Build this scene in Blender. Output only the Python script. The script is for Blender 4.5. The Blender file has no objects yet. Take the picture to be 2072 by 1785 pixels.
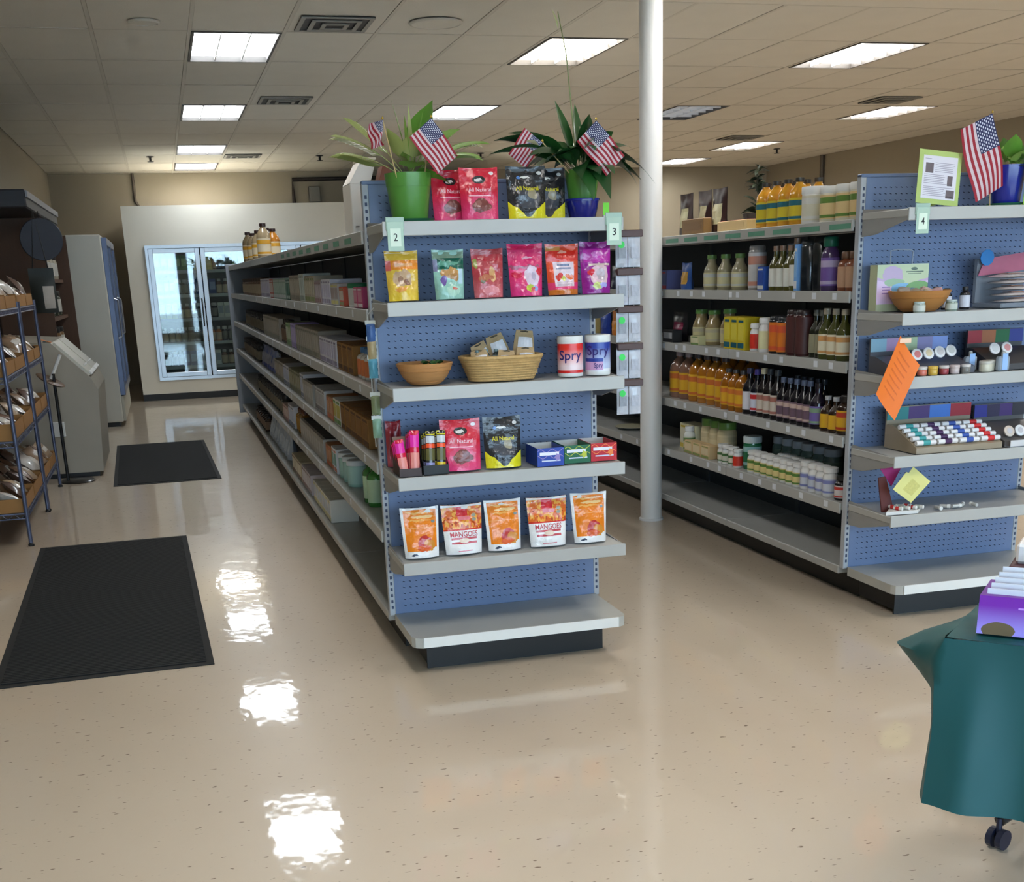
import bpy, math, random
from mathutils import Vector, Matrix, Euler
PI = math.pi
SC = bpy.context.scene
COL = SC.collection
R = random.Random(7)

# ------------------------------------------------------------------ camera
YAW, PITCH, ROLL = -0.2663, -0.3054, -0.0339
FPX, PPX, PPY = 2476.9, 1056.75, 1332.4
_r = Vector((math.cos(YAW), math.sin(YAW), 0))
_f = Vector((-math.sin(YAW) * math.cos(PITCH), math.cos(YAW) * math.cos(PITCH), math.sin(PITCH)))
_u = _r.cross(_f)
_r2 = _r * math.cos(ROLL) + _u * math.sin(ROLL)
_u2 = _u * math.cos(ROLL) - _r * math.sin(ROLL)
cam = bpy.data.cameras.new('camera')
cam_o = bpy.data.objects.new('camera', cam)
COL.objects.link(cam_o)
cam.sensor_fit = 'HORIZONTAL'
cam.sensor_width = 36
cam.lens = 36 * FPX / 2072
cam.shift_x = (1036 - PPX) / 2072
cam.shift_y = (PPY - 892.5) / 2072
cam.clip_start = 0.02
cam_o.matrix_world = Matrix(((_r2.x, _u2.x, -_f.x, -0.7712), (_r2.y, _u2.y, -_f.y, -4.8965), (_r2.z, _u2.z, -_f.z, 1.4981), (0, 0, 0, 1)))
SC.camera = cam_o

# ------------------------------------------------------------------ daylight (enters by the shop windows behind the camera)
world = bpy.data.worlds.new('daylight')
SC.world = world
world.use_nodes = True
bg = world.node_tree.nodes['Background']
bg.inputs['Color'].default_value = (0.56, 0.76, 1.0, 1)
bg.inputs['Strength'].default_value = 14.0
LAMP = 17.5            # radiance of a fluorescent troffer
SC.view_settings.view_transform = 'Standard'
SC.view_settings.look = 'None'
SC.view_settings.gamma = 1
SC.view_settings.use_curve_mapping = False
SC.view_settings.exposure = 0.0
SC.cycles.use_denoising = True
SC.cycles.max_bounces = 5
SC.cycles.diffuse_bounces = 3
SC.cycles.glossy_bounces = 3
SC.cycles.transparent_max_bounces = 6
SC.cycles.use_adaptive_sampling = True
SC.cycles.adaptive_threshold = 0.2
SC.cycles.adaptive_min_samples = 16
SC.cycles.caustics_reflective = False
SC.cycles.caustics_refractive = False
SC.cycles.sample_clamp_indirect = 6

# ------------------------------------------------------------------ materials
def lin(c):
    return tuple((x / 12.92 if x <= 0.04045 else ((x + 0.055) / 1.055) ** 2.4) for x in c)
def rgb(r, g, b):
    return lin((r / 255, g / 255, b / 255))
_MC = {}
def mat(color, rough=0.5, metal=0.0, noise=0.06, scale=25, coat=0.0, bump=0.0, bscale=None, trans=0.0, alpha=1.0, stretch=None, key=None):
    k = (tuple(round(c, 4) for c in color), rough, metal, noise, scale, coat, bump, bscale, trans, alpha, stretch, key)
    if k in _MC:
        return _MC[k]
    m = bpy.data.materials.new('surface')
    m.use_nodes = True
    nt = m.node_tree
    N, L = nt.nodes, nt.links
    p = N['Principled BSDF']
    p.inputs['Roughness'].default_value = rough
    p.inputs['Metallic'].default_value = metal
    p.inputs['Coat Weight'].default_value = coat
    p.inputs['Coat Roughness'].default_value = 0.08
    p.inputs['Transmission Weight'].default_value = trans
    p.inputs['Alpha'].default_value = alpha
    p.inputs['Base Color'].default_value = (*color, 1)
    if noise or bump:
        tc = N.new('ShaderNodeTexCoord')
        src = tc.outputs['Object']
        if stretch:
            mp = N.new('ShaderNodeMapping')
            mp.inputs['Scale'].default_value = stretch
            L.new(src, mp.inputs['Vector'])
            src = mp.outputs['Vector']
        nz = N.new('ShaderNodeTexNoise')
        nz.inputs['Scale'].default_value = scale
        nz.inputs['Detail'].default_value = 3
        L.new(src, nz.inputs['Vector'])
        if noise:
            mx = N.new('ShaderNodeMix')
            mx.data_type = 'RGBA'
            mx.inputs['A'].default_value = (*[c * (1 - noise) for c in color], 1)
            mx.inputs['B'].default_value = (*[min(1, c * (1 + noise)) for c in color], 1)
            L.new(nz.outputs['Fac'], mx.inputs['Factor'])
            L.new(mx.outputs['Result'], p.inputs['Base Color'])
        if bump:
            nb = N.new('ShaderNodeTexNoise')
            nb.inputs['Scale'].default_value = bscale or scale
            nb.inputs['Detail'].default_value = 2
            L.new(src, nb.inputs['Vector'])
            bp = N.new('ShaderNodeBump')
            bp.inputs['Strength'].default_value = bump
            bp.inputs['Distance'].default_value = 0.01
            L.new(nb.outputs['Fac'], bp.inputs['Height'])
            L.new(bp.outputs['Normal'], p.inputs['Normal'])
    _MC[k] = m
    return m

def emit_mat(color, s):
    m = bpy.data.materials.new('lamp_glow')
    m.use_nodes = True
    p = m.node_tree.nodes['Principled BSDF']
    p.inputs['Base Color'].default_value = (0.8, 0.8, 0.8, 1)
    p.inputs['Emission Color'].default_value = (*color, 1)
    p.inputs['Emission Strength'].default_value = s
    return m

def print_mat(base, shapes, rough=0.3, warp=0.0, bump=0.25, bscale=9, coat=0.3):
    """a printed face: flat shapes laid over a ground colour in the mesh's own UV space"""
    m = bpy.data.materials.new('print')
    m.use_nodes = True
    N, L = m.node_tree.nodes, m.node_tree.links
    p = N['Principled BSDF']
    p.inputs['Roughness'].default_value = rough
    p.inputs['Coat Weight'].default_value = coat
    p.inputs['Coat Roughness'].default_value = 0.12
    uv = N.new('ShaderNodeUVMap')
    src = uv.outputs['UV']
    def vm(op, a, b):
        n = N.new('ShaderNodeVectorMath')
        n.operation = op
        for i, v in ((0, a), (1, b)):
            if isinstance(v, tuple):
                n.inputs[i].default_value = v
            elif v is not None:
                L.new(v, n.inputs[i])
        return n
    def mt(op, a, b=None, c=None):
        n = N.new('ShaderNodeMath')
        n.operation = op
        for i, v in ((0, a), (1, b), (2, c)):
            if v is None:
                continue
            if isinstance(v, (int, float)):
                n.inputs[i].default_value = v
            else:
                L.new(v, n.inputs[i])
        return n.outputs[0]
    wsrc = src
    if warp:
        nz = N.new('ShaderNodeTexNoise')
        nz.inputs['Scale'].default_value = 6
        nz.inputs['Detail'].default_value = 2
        L.new(src, nz.inputs['Vector'])
        d = vm('SUBTRACT', nz.outputs['Color'], (0.5, 0.5, 0.5))
        e = vm('MULTIPLY', d.outputs[0], (warp, warp, 0))
        wsrc = vm('ADD', src, e.outputs[0]).outputs[0]
    sep = N.new('ShaderNodeSeparateXYZ')
    L.new(src, sep.inputs[0])
    U, V = sep.outputs[0], sep.outputs[1]
    sw = N.new('ShaderNodeSeparateXYZ')
    L.new(wsrc, sw.inputs[0])
    WU, WV = sw.outputs[0], sw.outputs[1]
    cur = None
    base4 = (*base, 1)
    for s in shapes:
        kind, col = s[0], s[-1]
        if kind == 'rect':
            u0, v0, u1, v1 = s[1:5]
            f = mt('MULTIPLY', mt('COMPARE', U, (u0 + u1) / 2, abs(u1 - u0) / 2), mt('COMPARE', V, (v0 + v1) / 2, abs(v1 - v0) / 2))
        elif kind in ('ell', 'blob'):
            cu, cv, ru, rv = s[1:5]
            a = mt('DIVIDE', mt('SUBTRACT', U if kind == 'ell' else WU, cu), ru)
            b = mt('DIVIDE', mt('SUBTRACT', V if kind == 'ell' else WV, cv), rv)
            f = mt('LESS_THAN', mt('ADD', mt('MULTIPLY', a, a), mt('MULTIPLY', b, b)), 1.0)
        elif kind == 'vgrad':          # blends to the colour from v0 to v1
            f = N.new('ShaderNodeMapRange')
            L.new(V, f.inputs[0])
            f.inputs[1].default_value, f.inputs[2].default_value = s[1], s[2]
            f = f.outputs[0]
        elif kind == 'vee':            # below a V-shaped edge
            f = mt('LESS_THAN', WV, mt('ADD', s[1], mt('MULTIPLY', s[2], mt('ABSOLUTE', mt('SUBTRACT', U, s[3])))))
        elif kind == 'speck':
            nz = N.new('ShaderNodeTexNoise')
            nz.inputs['Scale'].default_value = s[1]
            nz.inputs['Detail'].default_value = 1
            L.new(src, nz.inputs['Vector'])
            f = mt('MULTIPLY', mt('GREATER_THAN', nz.outputs['Fac'], s[2]), mt('MULTIPLY', mt('COMPARE', U, (s[3] + s[5]) / 2, abs(s[5] - s[3]) / 2), mt('COMPARE', V, (s[4] + s[6]) / 2, abs(s[6] - s[4]) / 2)))
        elif kind == 'hstripes':       # n bands, odd ones coloured, inside a rect
            n, u0, v0, u1, v1 = s[1:6]
            t = mt('MULTIPLY', mt('SUBTRACT', V, v0), n / (v1 - v0))
            odd = mt('LESS_THAN', mt('MODULO', t, 2.0), 1.0)
            f = mt('MULTIPLY', odd, mt('MULTIPLY', mt('COMPARE', U, (u0 + u1) / 2, abs(u1 - u0) / 2), mt('COMPARE', V, (v0 + v1) / 2, abs(v1 - v0) / 2)))
        elif kind == 'dots':           # staggered rows of small dots in a rect
            nu, nv, rad, u0, v0, u1, v1 = s[1:8]
            b = mt('MULTIPLY', mt('SUBTRACT', V, v0), nv / (v1 - v0))
            row = mt('FLOOR', b)
            a = mt('ADD', mt('MULTIPLY', mt('SUBTRACT', U, u0), nu / (u1 - u0)), mt('MULTIPLY', mt('MODULO', row, 2.0), 0.5))
            fa = mt('SUBTRACT', mt('FRACT', a), 0.5)
            fb = mt('SUBTRACT', mt('FRACT', b), 0.5)
            d = mt('LESS_THAN', mt('ADD', mt('MULTIPLY', fa, fa), mt('MULTIPLY', fb, fb)), rad * rad)
            f = mt('MULTIPLY', d, mt('MULTIPLY', mt('COMPARE', U, (u0 + u1) / 2, abs(u1 - u0) / 2), mt('COMPARE', V, (v0 + v1) / 2, abs(v1 - v0) / 2)))
        mx = N.new('ShaderNodeMix')
        mx.data_type = 'RGBA'
        L.new(f, mx.inputs['Factor'])
        if cur is None:
            mx.inputs['A'].default_value = base4
        else:
            L.new(cur, mx.inputs['A'])
        mx.inputs['B'].default_value = (*col, 1)
        cur = mx.outputs['Result']
    if cur is None:
        p.inputs['Base Color'].default_value = base4
    else:
        L.new(cur, p.inputs['Base Color'])
    if bump:
        tc = N.new('ShaderNodeTexCoord')
        nb = N.new('ShaderNodeTexNoise')
        nb.inputs['Scale'].default_value = bscale * 5
        nb.inputs['Detail'].default_value = 2
        L.new(tc.outputs['Object'], nb.inputs['Vector'])
        bp = N.new('ShaderNodeBump')
        bp.inputs['Strength'].default_value = bump
        bp.inputs['Distance'].default_value = 0.02
        L.new(nb.outputs['Fac'], bp.inputs['Height'])
        L.new(bp.outputs['Normal'], p.inputs['Normal'])
    return m

# ------------------------------------------------------------------ mesh kit
class MB:
    def __init__(s):
        s.v, s.f, s.uv, s.mi = [], [], {}, []
    def add(s, vs, fs, mi=0, uvs=None):
        o = len(s.v)
        s.v += [tuple(x) for x in vs]
        for f in fs:
            s.f.append(tuple(o + i for i in f))
            s.mi.append(mi)
        if uvs:
            for i, u in enumerate(uvs):
                s.uv[o + i] = u
        return s
    def box(s, x0, y0, z0, x1, y1, z1, b=0.0, mi=0):
        x0, x1 = min(x0, x1), max(x0, x1)
        y0, y1 = min(y0, y1), max(y0, y1)
        z0, z1 = min(z0, z1), max(z0, z1)
        if b <= 0:
            vs = [(x, y, z) for z in (z0, z1) for y in (y0, y1) for x in (x0, x1)]
            fs = [(0, 2, 3, 1), (4, 5, 7, 6), (0, 1, 5, 4), (1, 3, 7, 5), (3, 2, 6, 7), (2, 0, 4, 6)]
            return s.add(vs, fs, mi)
        b = min(b, (x1 - x0) * .49, (y1 - y0) * .49, (z1 - z0) * .49)
        vs, idx = [], {}
        for ix, X in enumerate((x0, x1)):
            for iy, Y in enumerate((y0, y1)):
                for iz, Z in enumerate((z0, z1)):
                    sx, sy, sz = (1, -1)[ix] * b, (1, -1)[iy] * b, (1, -1)[iz] * b
                    idx[ix, iy, iz, 0] = len(vs); vs.append((X, Y + sy, Z + sz))
                    idx[ix, iy, iz, 1] = len(vs); vs.append((X + sx, Y, Z + sz))
                    idx[ix, iy, iz, 2] = len(vs); vs.append((X + sx, Y + sy, Z))
        g = lambda i, j, k, a: idx[i, j, k, a]
        fs = []
        for i in (0, 1):
            q = [g(i, 0, 0, 0), g(i, 1, 0, 0), g(i, 1, 1, 0), g(i, 0, 1, 0)]; fs.append(q if i else q[::-1])
            q = [g(0, i, 0, 1), g(0, i, 1, 1), g(1, i, 1, 1), g(1, i, 0, 1)]; fs.append(q if i else q[::-1])
            q = [g(0, 0, i, 2), g(1, 0, i, 2), g(1, 1, i, 2), g(0, 1, i, 2)]; fs.append(q if i else q[::-1])
        for i in (0, 1):
            for j in (0, 1):
                q = [g(i, j, 0, 0), g(i, j, 1, 0), g(i, j, 1, 1), g(i, j, 0, 1)]; fs.append(q if i == j else q[::-1])
                q = [g(0, i, j, 1), g(1, i, j, 1), g(1, i, j, 2), g(0, i, j, 2)]; fs.append(q if i == j else q[::-1])
                q = [g(i, 0, j, 2), g(i, 1, j, 2), g(i, 1, j, 0), g(i, 0, j, 0)]; fs.append(q if i == j else q[::-1])
                for k in (0, 1):
                    q = [g(i, j, k, 0), g(i, j, k, 1), g(i, j, k, 2)]; fs.append(q if (i + j + k) % 2 else q[::-1])
        return s.add(vs, fs, mi)
    def lathe(s, prof, n=20, c=(0, 0, 0), mi=0, sx=1, sy=1, capb=True, capt=True, uv=False):
        vs, fs, uvs = [], [], []
        m = n + 1 if uv else n
        for k, (r, z) in enumerate(prof):
            for i in range(m):
                a = 2 * PI * i / n
                vs.append((c[0] + r * math.cos(a) * sx, c[1] + r * math.sin(a) * sy, c[2] + z))
                uvs.append((i / n, k / (len(prof) - 1)))
        for k in range(len(prof) - 1):
            for i in range(m if not uv else n):
                j = (i + 1) % m if not uv else i + 1
                fs.append((k * m + i, k * m + j, (k + 1) * m + j, (k + 1) * m + i))
        if capb and prof[0][0] > 1e-6:
            fs.append(tuple(range(n))[::-1])
        if capt and prof[-1][0] > 1e-6:
            fs.append(tuple((len(prof) - 1) * m + i for i in range(n)))
        return s.add(vs, fs, mi, uvs if uv else None)
    def tube(s, pts, r, n=8, mi=0, cap=True):
        pts = [Vector(p) for p in pts]
        rs = r if isinstance(r, (list, tuple)) else [r] * len(pts)
        vs, fs = [], []
        up = None
        for k, p in enumerate(pts):
            d = (pts[min(k + 1, len(pts) - 1)] - pts[max(k - 1, 0)]).normalized()
            if up is None:
                up = Vector((0, 0, 1)) if abs(d.z) < 0.9 else Vector((1, 0, 0))
            a = d.cross(up).normalized()
            up = a.cross(d).normalized()
            for i in range(n):
                t = 2 * PI * i / n
                vs.append(p + a * (math.cos(t) * rs[k]) + up * (math.sin(t) * rs[k]))
        for k in range(len(pts) - 1):
            for i in range(n):
                j = (i + 1) % n
                fs.append((k * n + i, (k + 1) * n + i, (k + 1) * n + j, k * n + j))
        if cap:
            fs.append(tuple(range(n)))
            fs.append(tuple((len(pts) - 1) * n + i for i in range(n))[::-1])
        return s.add(vs, fs, mi)
    def prism(s, poly, a0, a1, axis='y', mi=0):
        n = len(poly)
        def P(p, a):
            return {'y': (p[0], a, p[1]), 'x': (a, p[0], p[1]), 'z': (p[0], p[1], a)}[axis]
        vs = [P(p, a0) for p in poly] + [P(p, a1) for p in poly]
        fs = [(i, (i + 1) % n, n + (i + 1) % n, n + i) for i in range(n)]
        fs += [tuple(range(n))[::-1], tuple(range(n, 2 * n))]
        return s.add(vs, fs, mi)
    def grid(s, fn, nu, nv, mi=0, flip=False, uvfn=None):
        vs, uvs, fs = [], [], []
        for j in range(nv + 1):
            for i in range(nu + 1):
                u, v = i / nu, j / nv
                vs.append(fn(u, v))
                uvs.append(uvfn(u, v) if uvfn else (u, v))
        for j in range(nv):
            for i in range(nu):
                a = j * (nu + 1) + i
                q = (a, a + 1, a + nu + 2, a + nu + 1)
                fs.append(q[::-1] if flip else q)
        return s.add(vs, fs, mi, uvs)
    def mesh(s, name='mesh', smooth=None):
        me = bpy.data.meshes.new(name)
        me.from_pydata(s.v, [], s.f)
        me.polygons.foreach_set('material_index', s.mi)
        if s.uv:
            ul = me.uv_layers.new(name='UVMap')
            for lp in me.loops:
                ul.data[lp.index].uv = s.uv.get(lp.vertex_index, (0.01, 0.01))
        if smooth is not None:
            me.polygons.foreach_set('use_smooth', [True] * len(me.polygons))
            me.set_sharp_from_angle(angle=math.radians(smooth))
        me.update()
        return me

def obj(name, mesh, mats=None, parent=None, loc=(0, 0, 0), rot=(0, 0, 0)):
    if isinstance(mesh, MB):
        mesh = mesh.mesh(name)
    if mats is not None and len(mesh.materials) == 0:
        for m in (mats if isinstance(mats, (list, tuple)) else [mats]):
            mesh.materials.append(m)
    o = bpy.data.objects.new(name, mesh)
    COL.objects.link(o)
    o.location, o.rotation_euler = loc, rot
    if parent is not None:
        o.parent = parent
    return o
def tag(o, label, cat, group=None, kind=None):
    o['label'] = label
    o['category'] = cat
    if group:
        o['group'] = group
    if kind:
        o['kind'] = kind
    return o
def thing(name, label, cat, loc=(0, 0, 0), rz=0.0, group=None):
    o = bpy.data.objects.new(name, None)
    o.empty_display_size = 0.1
    COL.objects.link(o)
    o.location, o.rotation_euler = loc, (0, 0, rz)
    return tag(o, label, cat, group)
def struct(name, mb, m, parent=None, smooth=None, label=None):
    me = mb.mesh(name, smooth) if isinstance(mb, MB) else mb
    o = obj(name, me, m, parent)
    if parent is None:
        o['kind'] = 'structure'
        if label:
            o['label'] = label
    return o
def dup(root, loc, rot=None, label=None, group=None):
    c = root.copy()
    COL.objects.link(c)
    c.location = loc
    if rot is not None:
        c.rotation_euler = rot
    if label:
        c['label'] = label
    if group:
        c['group'] = group
    for ch in root.children:
        d = ch.copy()
        COL.objects.link(d)
        d.parent = c
        for g in ch.children:
            e = g.copy()
            COL.objects.link(e)
            e.parent = d
    return c
_TX = {}
def text_pts(s):
    """flat lettering as vertices (0..1 wide, height in the same unit) and faces"""
    if s in _TX:
        return _TX[s]
    cu = bpy.data.curves.new('lettering', 'FONT')
    cu.body = s
    cu.resolution_u = 3
    cu.offset = 0.012
    to = bpy.data.objects.new('lettering', cu)
    COL.objects.link(to)
    dg = bpy.context.evaluated_depsgraph_get()
    me = bpy.data.meshes.new_from_object(to.evaluated_get(dg))
    vs = [v.co.copy() for v in me.vertices]
    fs = [tuple(p.vertices) for p in me.polygons]
    bpy.data.objects.remove(to)
    bpy.data.meshes.remove(me)
    x0, x1 = min(v.x for v in vs), max(v.x for v in vs)
    y0, y1 = min(v.y for v in vs), max(v.y for v in vs)
    vs = [((v.x - x0) / (x1 - x0), (v.y - y0) / (y1 - y0)) for v in vs]
    _TX[s] = (vs, fs)
    return _TX[s]
def lettering(s, fn, u0, v0, u1, v1, m, parent, name='lettering'):
    vs, fs = text_pts(s)
    mb = MB().add([fn(u0 + (u1 - u0) * x, v0 + (v1 - v0) * y) for x, y in vs], fs)
    return obj(name, mb, m, parent)

# ------------------------------------------------------------------ shared surfaces
STEEL = mat(rgb(176, 176, 172), .38, 0.0, .05, 8)
PANEL = mat(rgb(108, 126, 161), .42, 0, .04, 5)
DARKB = mat(rgb(58, 62, 66), .5, 0, .08, 5)
BLACK = mat(rgb(24, 23, 23), .5, 0, .1, 20)
WHITE = mat(rgb(228, 228, 224), .45, 0, .03, 12)
SLOT = mat(rgb(64, 74, 98), .7, 0, 0)
CREAM = mat(rgb(240, 235, 220), .6, 0, .03, 3)
GLASSC = None

def glass_mat(tint=(0.95, 0.98, 0.97), refl=0.12, rough=0.03):
    m = bpy.data.materials.new('glass')
    m.use_nodes = True
    N, L = m.node_tree.nodes, m.node_tree.links
    N.remove(N['Principled BSDF'])
    out = N['Material Output']
    t = N.new('ShaderNodeBsdfTransparent')
    t.inputs['Color'].default_value = (*tint, 1)
    g = N.new('ShaderNodeBsdfGlossy')
    g.inputs['Roughness'].default_value = rough
    lw = N.new('ShaderNodeLayerWeight')
    lw.inputs['Blend'].default_value = refl
    mr = N.new('ShaderNodeMapRange')
    L.new(lw.outputs['Fresnel'], mr.inputs[0])
    mr.inputs[3].default_value = refl
    mr.inputs[4].default_value = 1.0
    mx = N.new('ShaderNodeMixShader')
    L.new(mr.outputs[0], mx.inputs[0])
    L.new(t.outputs[0], mx.inputs[1])
    L.new(g.outputs[0], mx.inputs[2])
    L.new(mx.outputs[0], out.inputs['Surface'])
    return m
GLASS = glass_mat()

# ================================================================== the room
XL, XR, YB, YF, ZC = -2.2, 9.6, 15.9, -7.2, 3.12
# floor: waxed vinyl with dark flecks
fm = bpy.data.materials.new('waxed_vinyl')
fm.use_nodes = True
N, L = fm.node_tree.nodes, fm.node_tree.links
p = N['Principled BSDF']
tc = N.new('ShaderNodeTexCoord')
n1 = N.new('ShaderNodeTexNoise'); n1.inputs['Scale'].default_value = 1.3; n1.inputs['Detail'].default_value = 4
n2 = N.new('ShaderNodeTexNoise'); n2.inputs['Scale'].default_value = 60; n2.inputs['Detail'].default_value = 2
mpf = N.new('ShaderNodeMapping'); mpf.inputs['Scale'].default_value = (1.0, 2.2, 1)
n3 = N.new('ShaderNodeTexNoise'); n3.inputs['Scale'].default_value = 34; n3.inputs['Detail'].default_value = 1
L.new(tc.outputs['Object'], n1.inputs['Vector'])
L.new(tc.outputs['Object'], n2.inputs['Vector'])
L.new(tc.outputs['Object'], mpf.inputs['Vector'])
L.new(mpf.outputs['Vector'], n3.inputs['Vector'])
m1 = N.new('ShaderNodeMix'); m1.data_type = 'RGBA'
m1.inputs['A'].default_value = (*rgb(202, 183, 160), 1)
m1.inputs['B'].default_value = (*rgb(217, 200, 178), 1)
L.new(n1.outputs['Fac'], m1.inputs['Factor'])
m2 = N.new('ShaderNodeMix'); m2.data_type = 'RGBA'
cr = N.new('ShaderNodeMapRange'); cr.inputs[1].default_value = .70; cr.inputs[2].default_value = .76
L.new(n3.outputs['Fac'], cr.inputs[0])
L.new(cr.outputs[0], m2.inputs['Factor'])
L.new(m1.outputs['Result'], m2.inputs['A'])
m2.inputs['B'].default_value = (*rgb(120, 98, 78), 1)
L.new(m2.outputs['Result'], p.inputs['Base Color'])
p.inputs['Roughness'].default_value = .35
p.inputs['Specular IOR Level'].default_value = .15
p.inputs['Coat IOR'].default_value = 1.32
p.inputs['Coat Weight'].default_value = .9
p.inputs['Coat Roughness'].default_value = .05
mpb = N.new('ShaderNodeMapping'); mpb.inputs['Scale'].default_value = (1.0, .55, 1)
L.new(tc.outputs['Object'], mpb.inputs['Vector'])
nb = N.new('ShaderNodeTexNoise'); nb.inputs['Scale'].default_value = 9; nb.inputs['Detail'].default_value = 2.5
L.new(mpb.outputs['Vector'], nb.inputs['Vector'])
bpn = N.new('ShaderNodeBump'); bpn.inputs['Strength'].default_value = .09; bpn.inputs['Distance'].default_value = .02
L.new(nb.outputs['Fac'], bpn.inputs['Height'])
L.new(bpn.outputs['Normal'], p.inputs['Normal'])
L.new(bpn.outputs['Normal'], p.inputs['Coat Normal'])
struct('floor', MB().box(XL - .2, YF - .2, -.1, XR + .2, YB + .2, 0), fm, label='glossy beige vinyl floor with dark flecks')
WALLP = mat(rgb(164, 154, 134), .75, 0, .03, 2)
struct('wall_left', MB().box(XL - .2, YF, 0, XL, YB, ZC + .1), WALLP, label='beige painted side wall behind the wire rack')
struct('wall_back', MB().box(XL - .2, YB, 0, XR + .2, YB + .2, ZC + .1), WALLP, label='beige rear wall above the walk-in cooler')
struct('wall_right', MB().box(XR, YF, 0, XR + .2, YB, ZC + .1), WALLP, label='beige side wall beyond the shelving')
# shop front with four windows behind the camera
wins = [(-1.9, -.2), (.0, 1.7), (1.9, 3.6), (3.8, 5.5), (5.7, 7.4)]
fw = MB()
z0w, z1w = .12, 2.45
fw.box(XL, YF - .2, 0, XR, YF, z0w).box(XL, YF - .2, z1w, XR, YF, ZC + .1)
xs = [XL] + [x for w in wins for x in w] + [XR]
for i in range(0, len(xs), 2):
    fw.box(xs[i], YF - .2, z0w, xs[i + 1], YF, z1w)
struct('wall_front', fw, WALLP, label='beige shop front wall with tall windows')
ALU = mat(rgb(170, 174, 178), .3, .8, .03)
for i, (a, b) in enumerate(wins):
    w = obj('window_%d' % (i + 1), MB().box(a, YF - .12, z0w, a + .05, YF - .06, z1w).box(b - .05, YF - .12, z0w, b, YF - .06, z1w).box(a + .05, YF - .12, z0w, b - .05, YF - .06, z0w + .05).box(a + .05, YF - .12, z1w - .05, b - .05, YF - .06, z1w), ALU)
    w['kind'] = 'structure'
    w['label'] = 'tall aluminium framed shop window, %s from the mat side' % ('first', 'second', 'third', 'fourth', 'fifth')[i]
    obj('pane', MB().box(a + .05, YF - .095, z0w + .05, b - .05, YF - .085, z1w - .05), GLASS, w)
    al = bpy.data.lights.new('window_portal', 'AREA')
    al.shape = 'RECTANGLE'
    al.size, al.size_y = b - a, z1w - z0w
    al.cycles.is_portal = True
    ao = bpy.data.objects.new('window_portal', al)
    COL.objects.link(ao)
    ao.location = ((a + b) / 2, YF - .16, (z0w + z1w) / 2)
    ao.rotation_euler = (PI / 2, 0, 0)
g = struct('ground_outside', MB().box(-30, -40, -.12, 40, YF - .21, -.02), mat(rgb(176, 176, 174), .9, 0, .1, 1), label='grey paved lot outside the shop front')

# ceiling: lay-in tiles in a grid
TX, TY, GX, GY = .632, 1.22, -.386, 4.47
TILE = mat(rgb(222, 217, 206), .85, 0, .05, 3, bump=.15, bscale=90)
GRIDM = mat(rgb(208, 202, 190), .6, 0, .03)
ceil = struct('ceiling', MB().box(XL - .2, YF, ZC + .05, XR + .2, YB + .2, ZC + .15).box(XL, YF, ZC, XR, GY - TY - .01, ZC + .05), TILE, label='pale lay-in tile ceiling with recessed lights')
cols = [GX + TX * k for k in range(-3, 17)]
rows = [GY + TY * k for k in range(-1, 11)]
lightcells = {}
for c, rr in [(0, 0), (0, 3), (0, 6), (0, 8), (4, 0), (4, 3), (8, 0), (8, 3), (8, 6), (12, 0), (12, 3), (12, 6), (12, 8)]:
    lightcells[(c, rr)] = True
gb = MB()
for x in cols:
    if XL < x < XR:
        gb.box(x - .012, GY - TY, ZC - .002, x + .012, YB, ZC + .02)
for y in rows:
    if y < YB:
        gb.box(XL, y - .012, ZC - .0015, XR, y + .012, ZC + .0195)
obj('ceiling_grid', gb, GRIDM, ceil)
tmesh = {}
for k in range(-3, 16):
    for j in range(-1, 10):
        x0, x1 = max(XL, GX + TX * k), min(XR, GX + TX * (k + 1))
        y0, y1 = GY + TY * j, min(YB, GY + TY * (j + 1))
        if x1 - x0 < .05 or y1 - y0 < .05 or (k, j) in lightcells:
            continue
        key = (round(x1 - x0, 3), round(y1 - y0, 3))
        if key not in tmesh:
            w_, d_ = (x1 - x0) / 2 - .0115, (y1 - y0) / 2 - .0115
            me = MB().box(-w_, -d_, 0, w_, d_, .02, .004).mesh('ceiling_tile')
            me.materials.append(TILE)
            tmesh[key] = me
        obj('ceiling_tile', tmesh[key], None, ceil, ((x0 + x1) / 2, (y0 + y1) / 2, ZC - R.uniform(-.002, .002)))

# recessed troffers
GLOW = {'cool': emit_mat((.86, .93, 1.0), LAMP), 'white': emit_mat((1.0, .98, .95), LAMP), 'warm': emit_mat((1.0, .95, .86), LAMP), 'off_tint': emit_mat((.55, .7, 1.0), LAMP * .02)}  # the lamp that is off gets its bluish tone as painted glow
FRAME = mat(rgb(70, 66, 62), .5, 0, .02)
LOUV = mat(rgb(235, 235, 232), .3, .2, 0)
fr = MB()
a, b = TX / 2 - .014, TY / 2 - .014
fr.box(-a, -b, -.008, -a + .018, b, .05).box(a - .018, -b, -.008, a, b, .05).box(-a + .018, -b, -.008, a - .018, -b + .018, .05).box(-a + .018, b - .018, -.008, a - .018, b, .05)
fr_me = fr.mesh('frame'); fr_me.materials.append(FRAME)
lv = MB()
for i in range(1, 3):
    x = -a + 2 * a * i / 3
    lv.box(x - .004, -b + .02, .002, x + .004, b - .02, .03)
for i in range(1, 6):
    y = -b + 2 * b * i / 6
    lv.box(-a + .02, y - .004, .0025, a - .02, y + .004, .0295)
lv_me = lv.mesh('louver'); lv_me.materials.append(LOUV)
df_me = {}
for kk in GLOW:
    me = MB().box(-a + .018, -b + .018, .032, a - .018, b - .018, .044).mesh('diffuser')
    me.materials.append(WHITE)
    me.materials.append(GLOW[kk])
    me.polygons[0].material_index = 1      # only the lens facing the room gives light
    df_me[kk] = me
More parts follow.
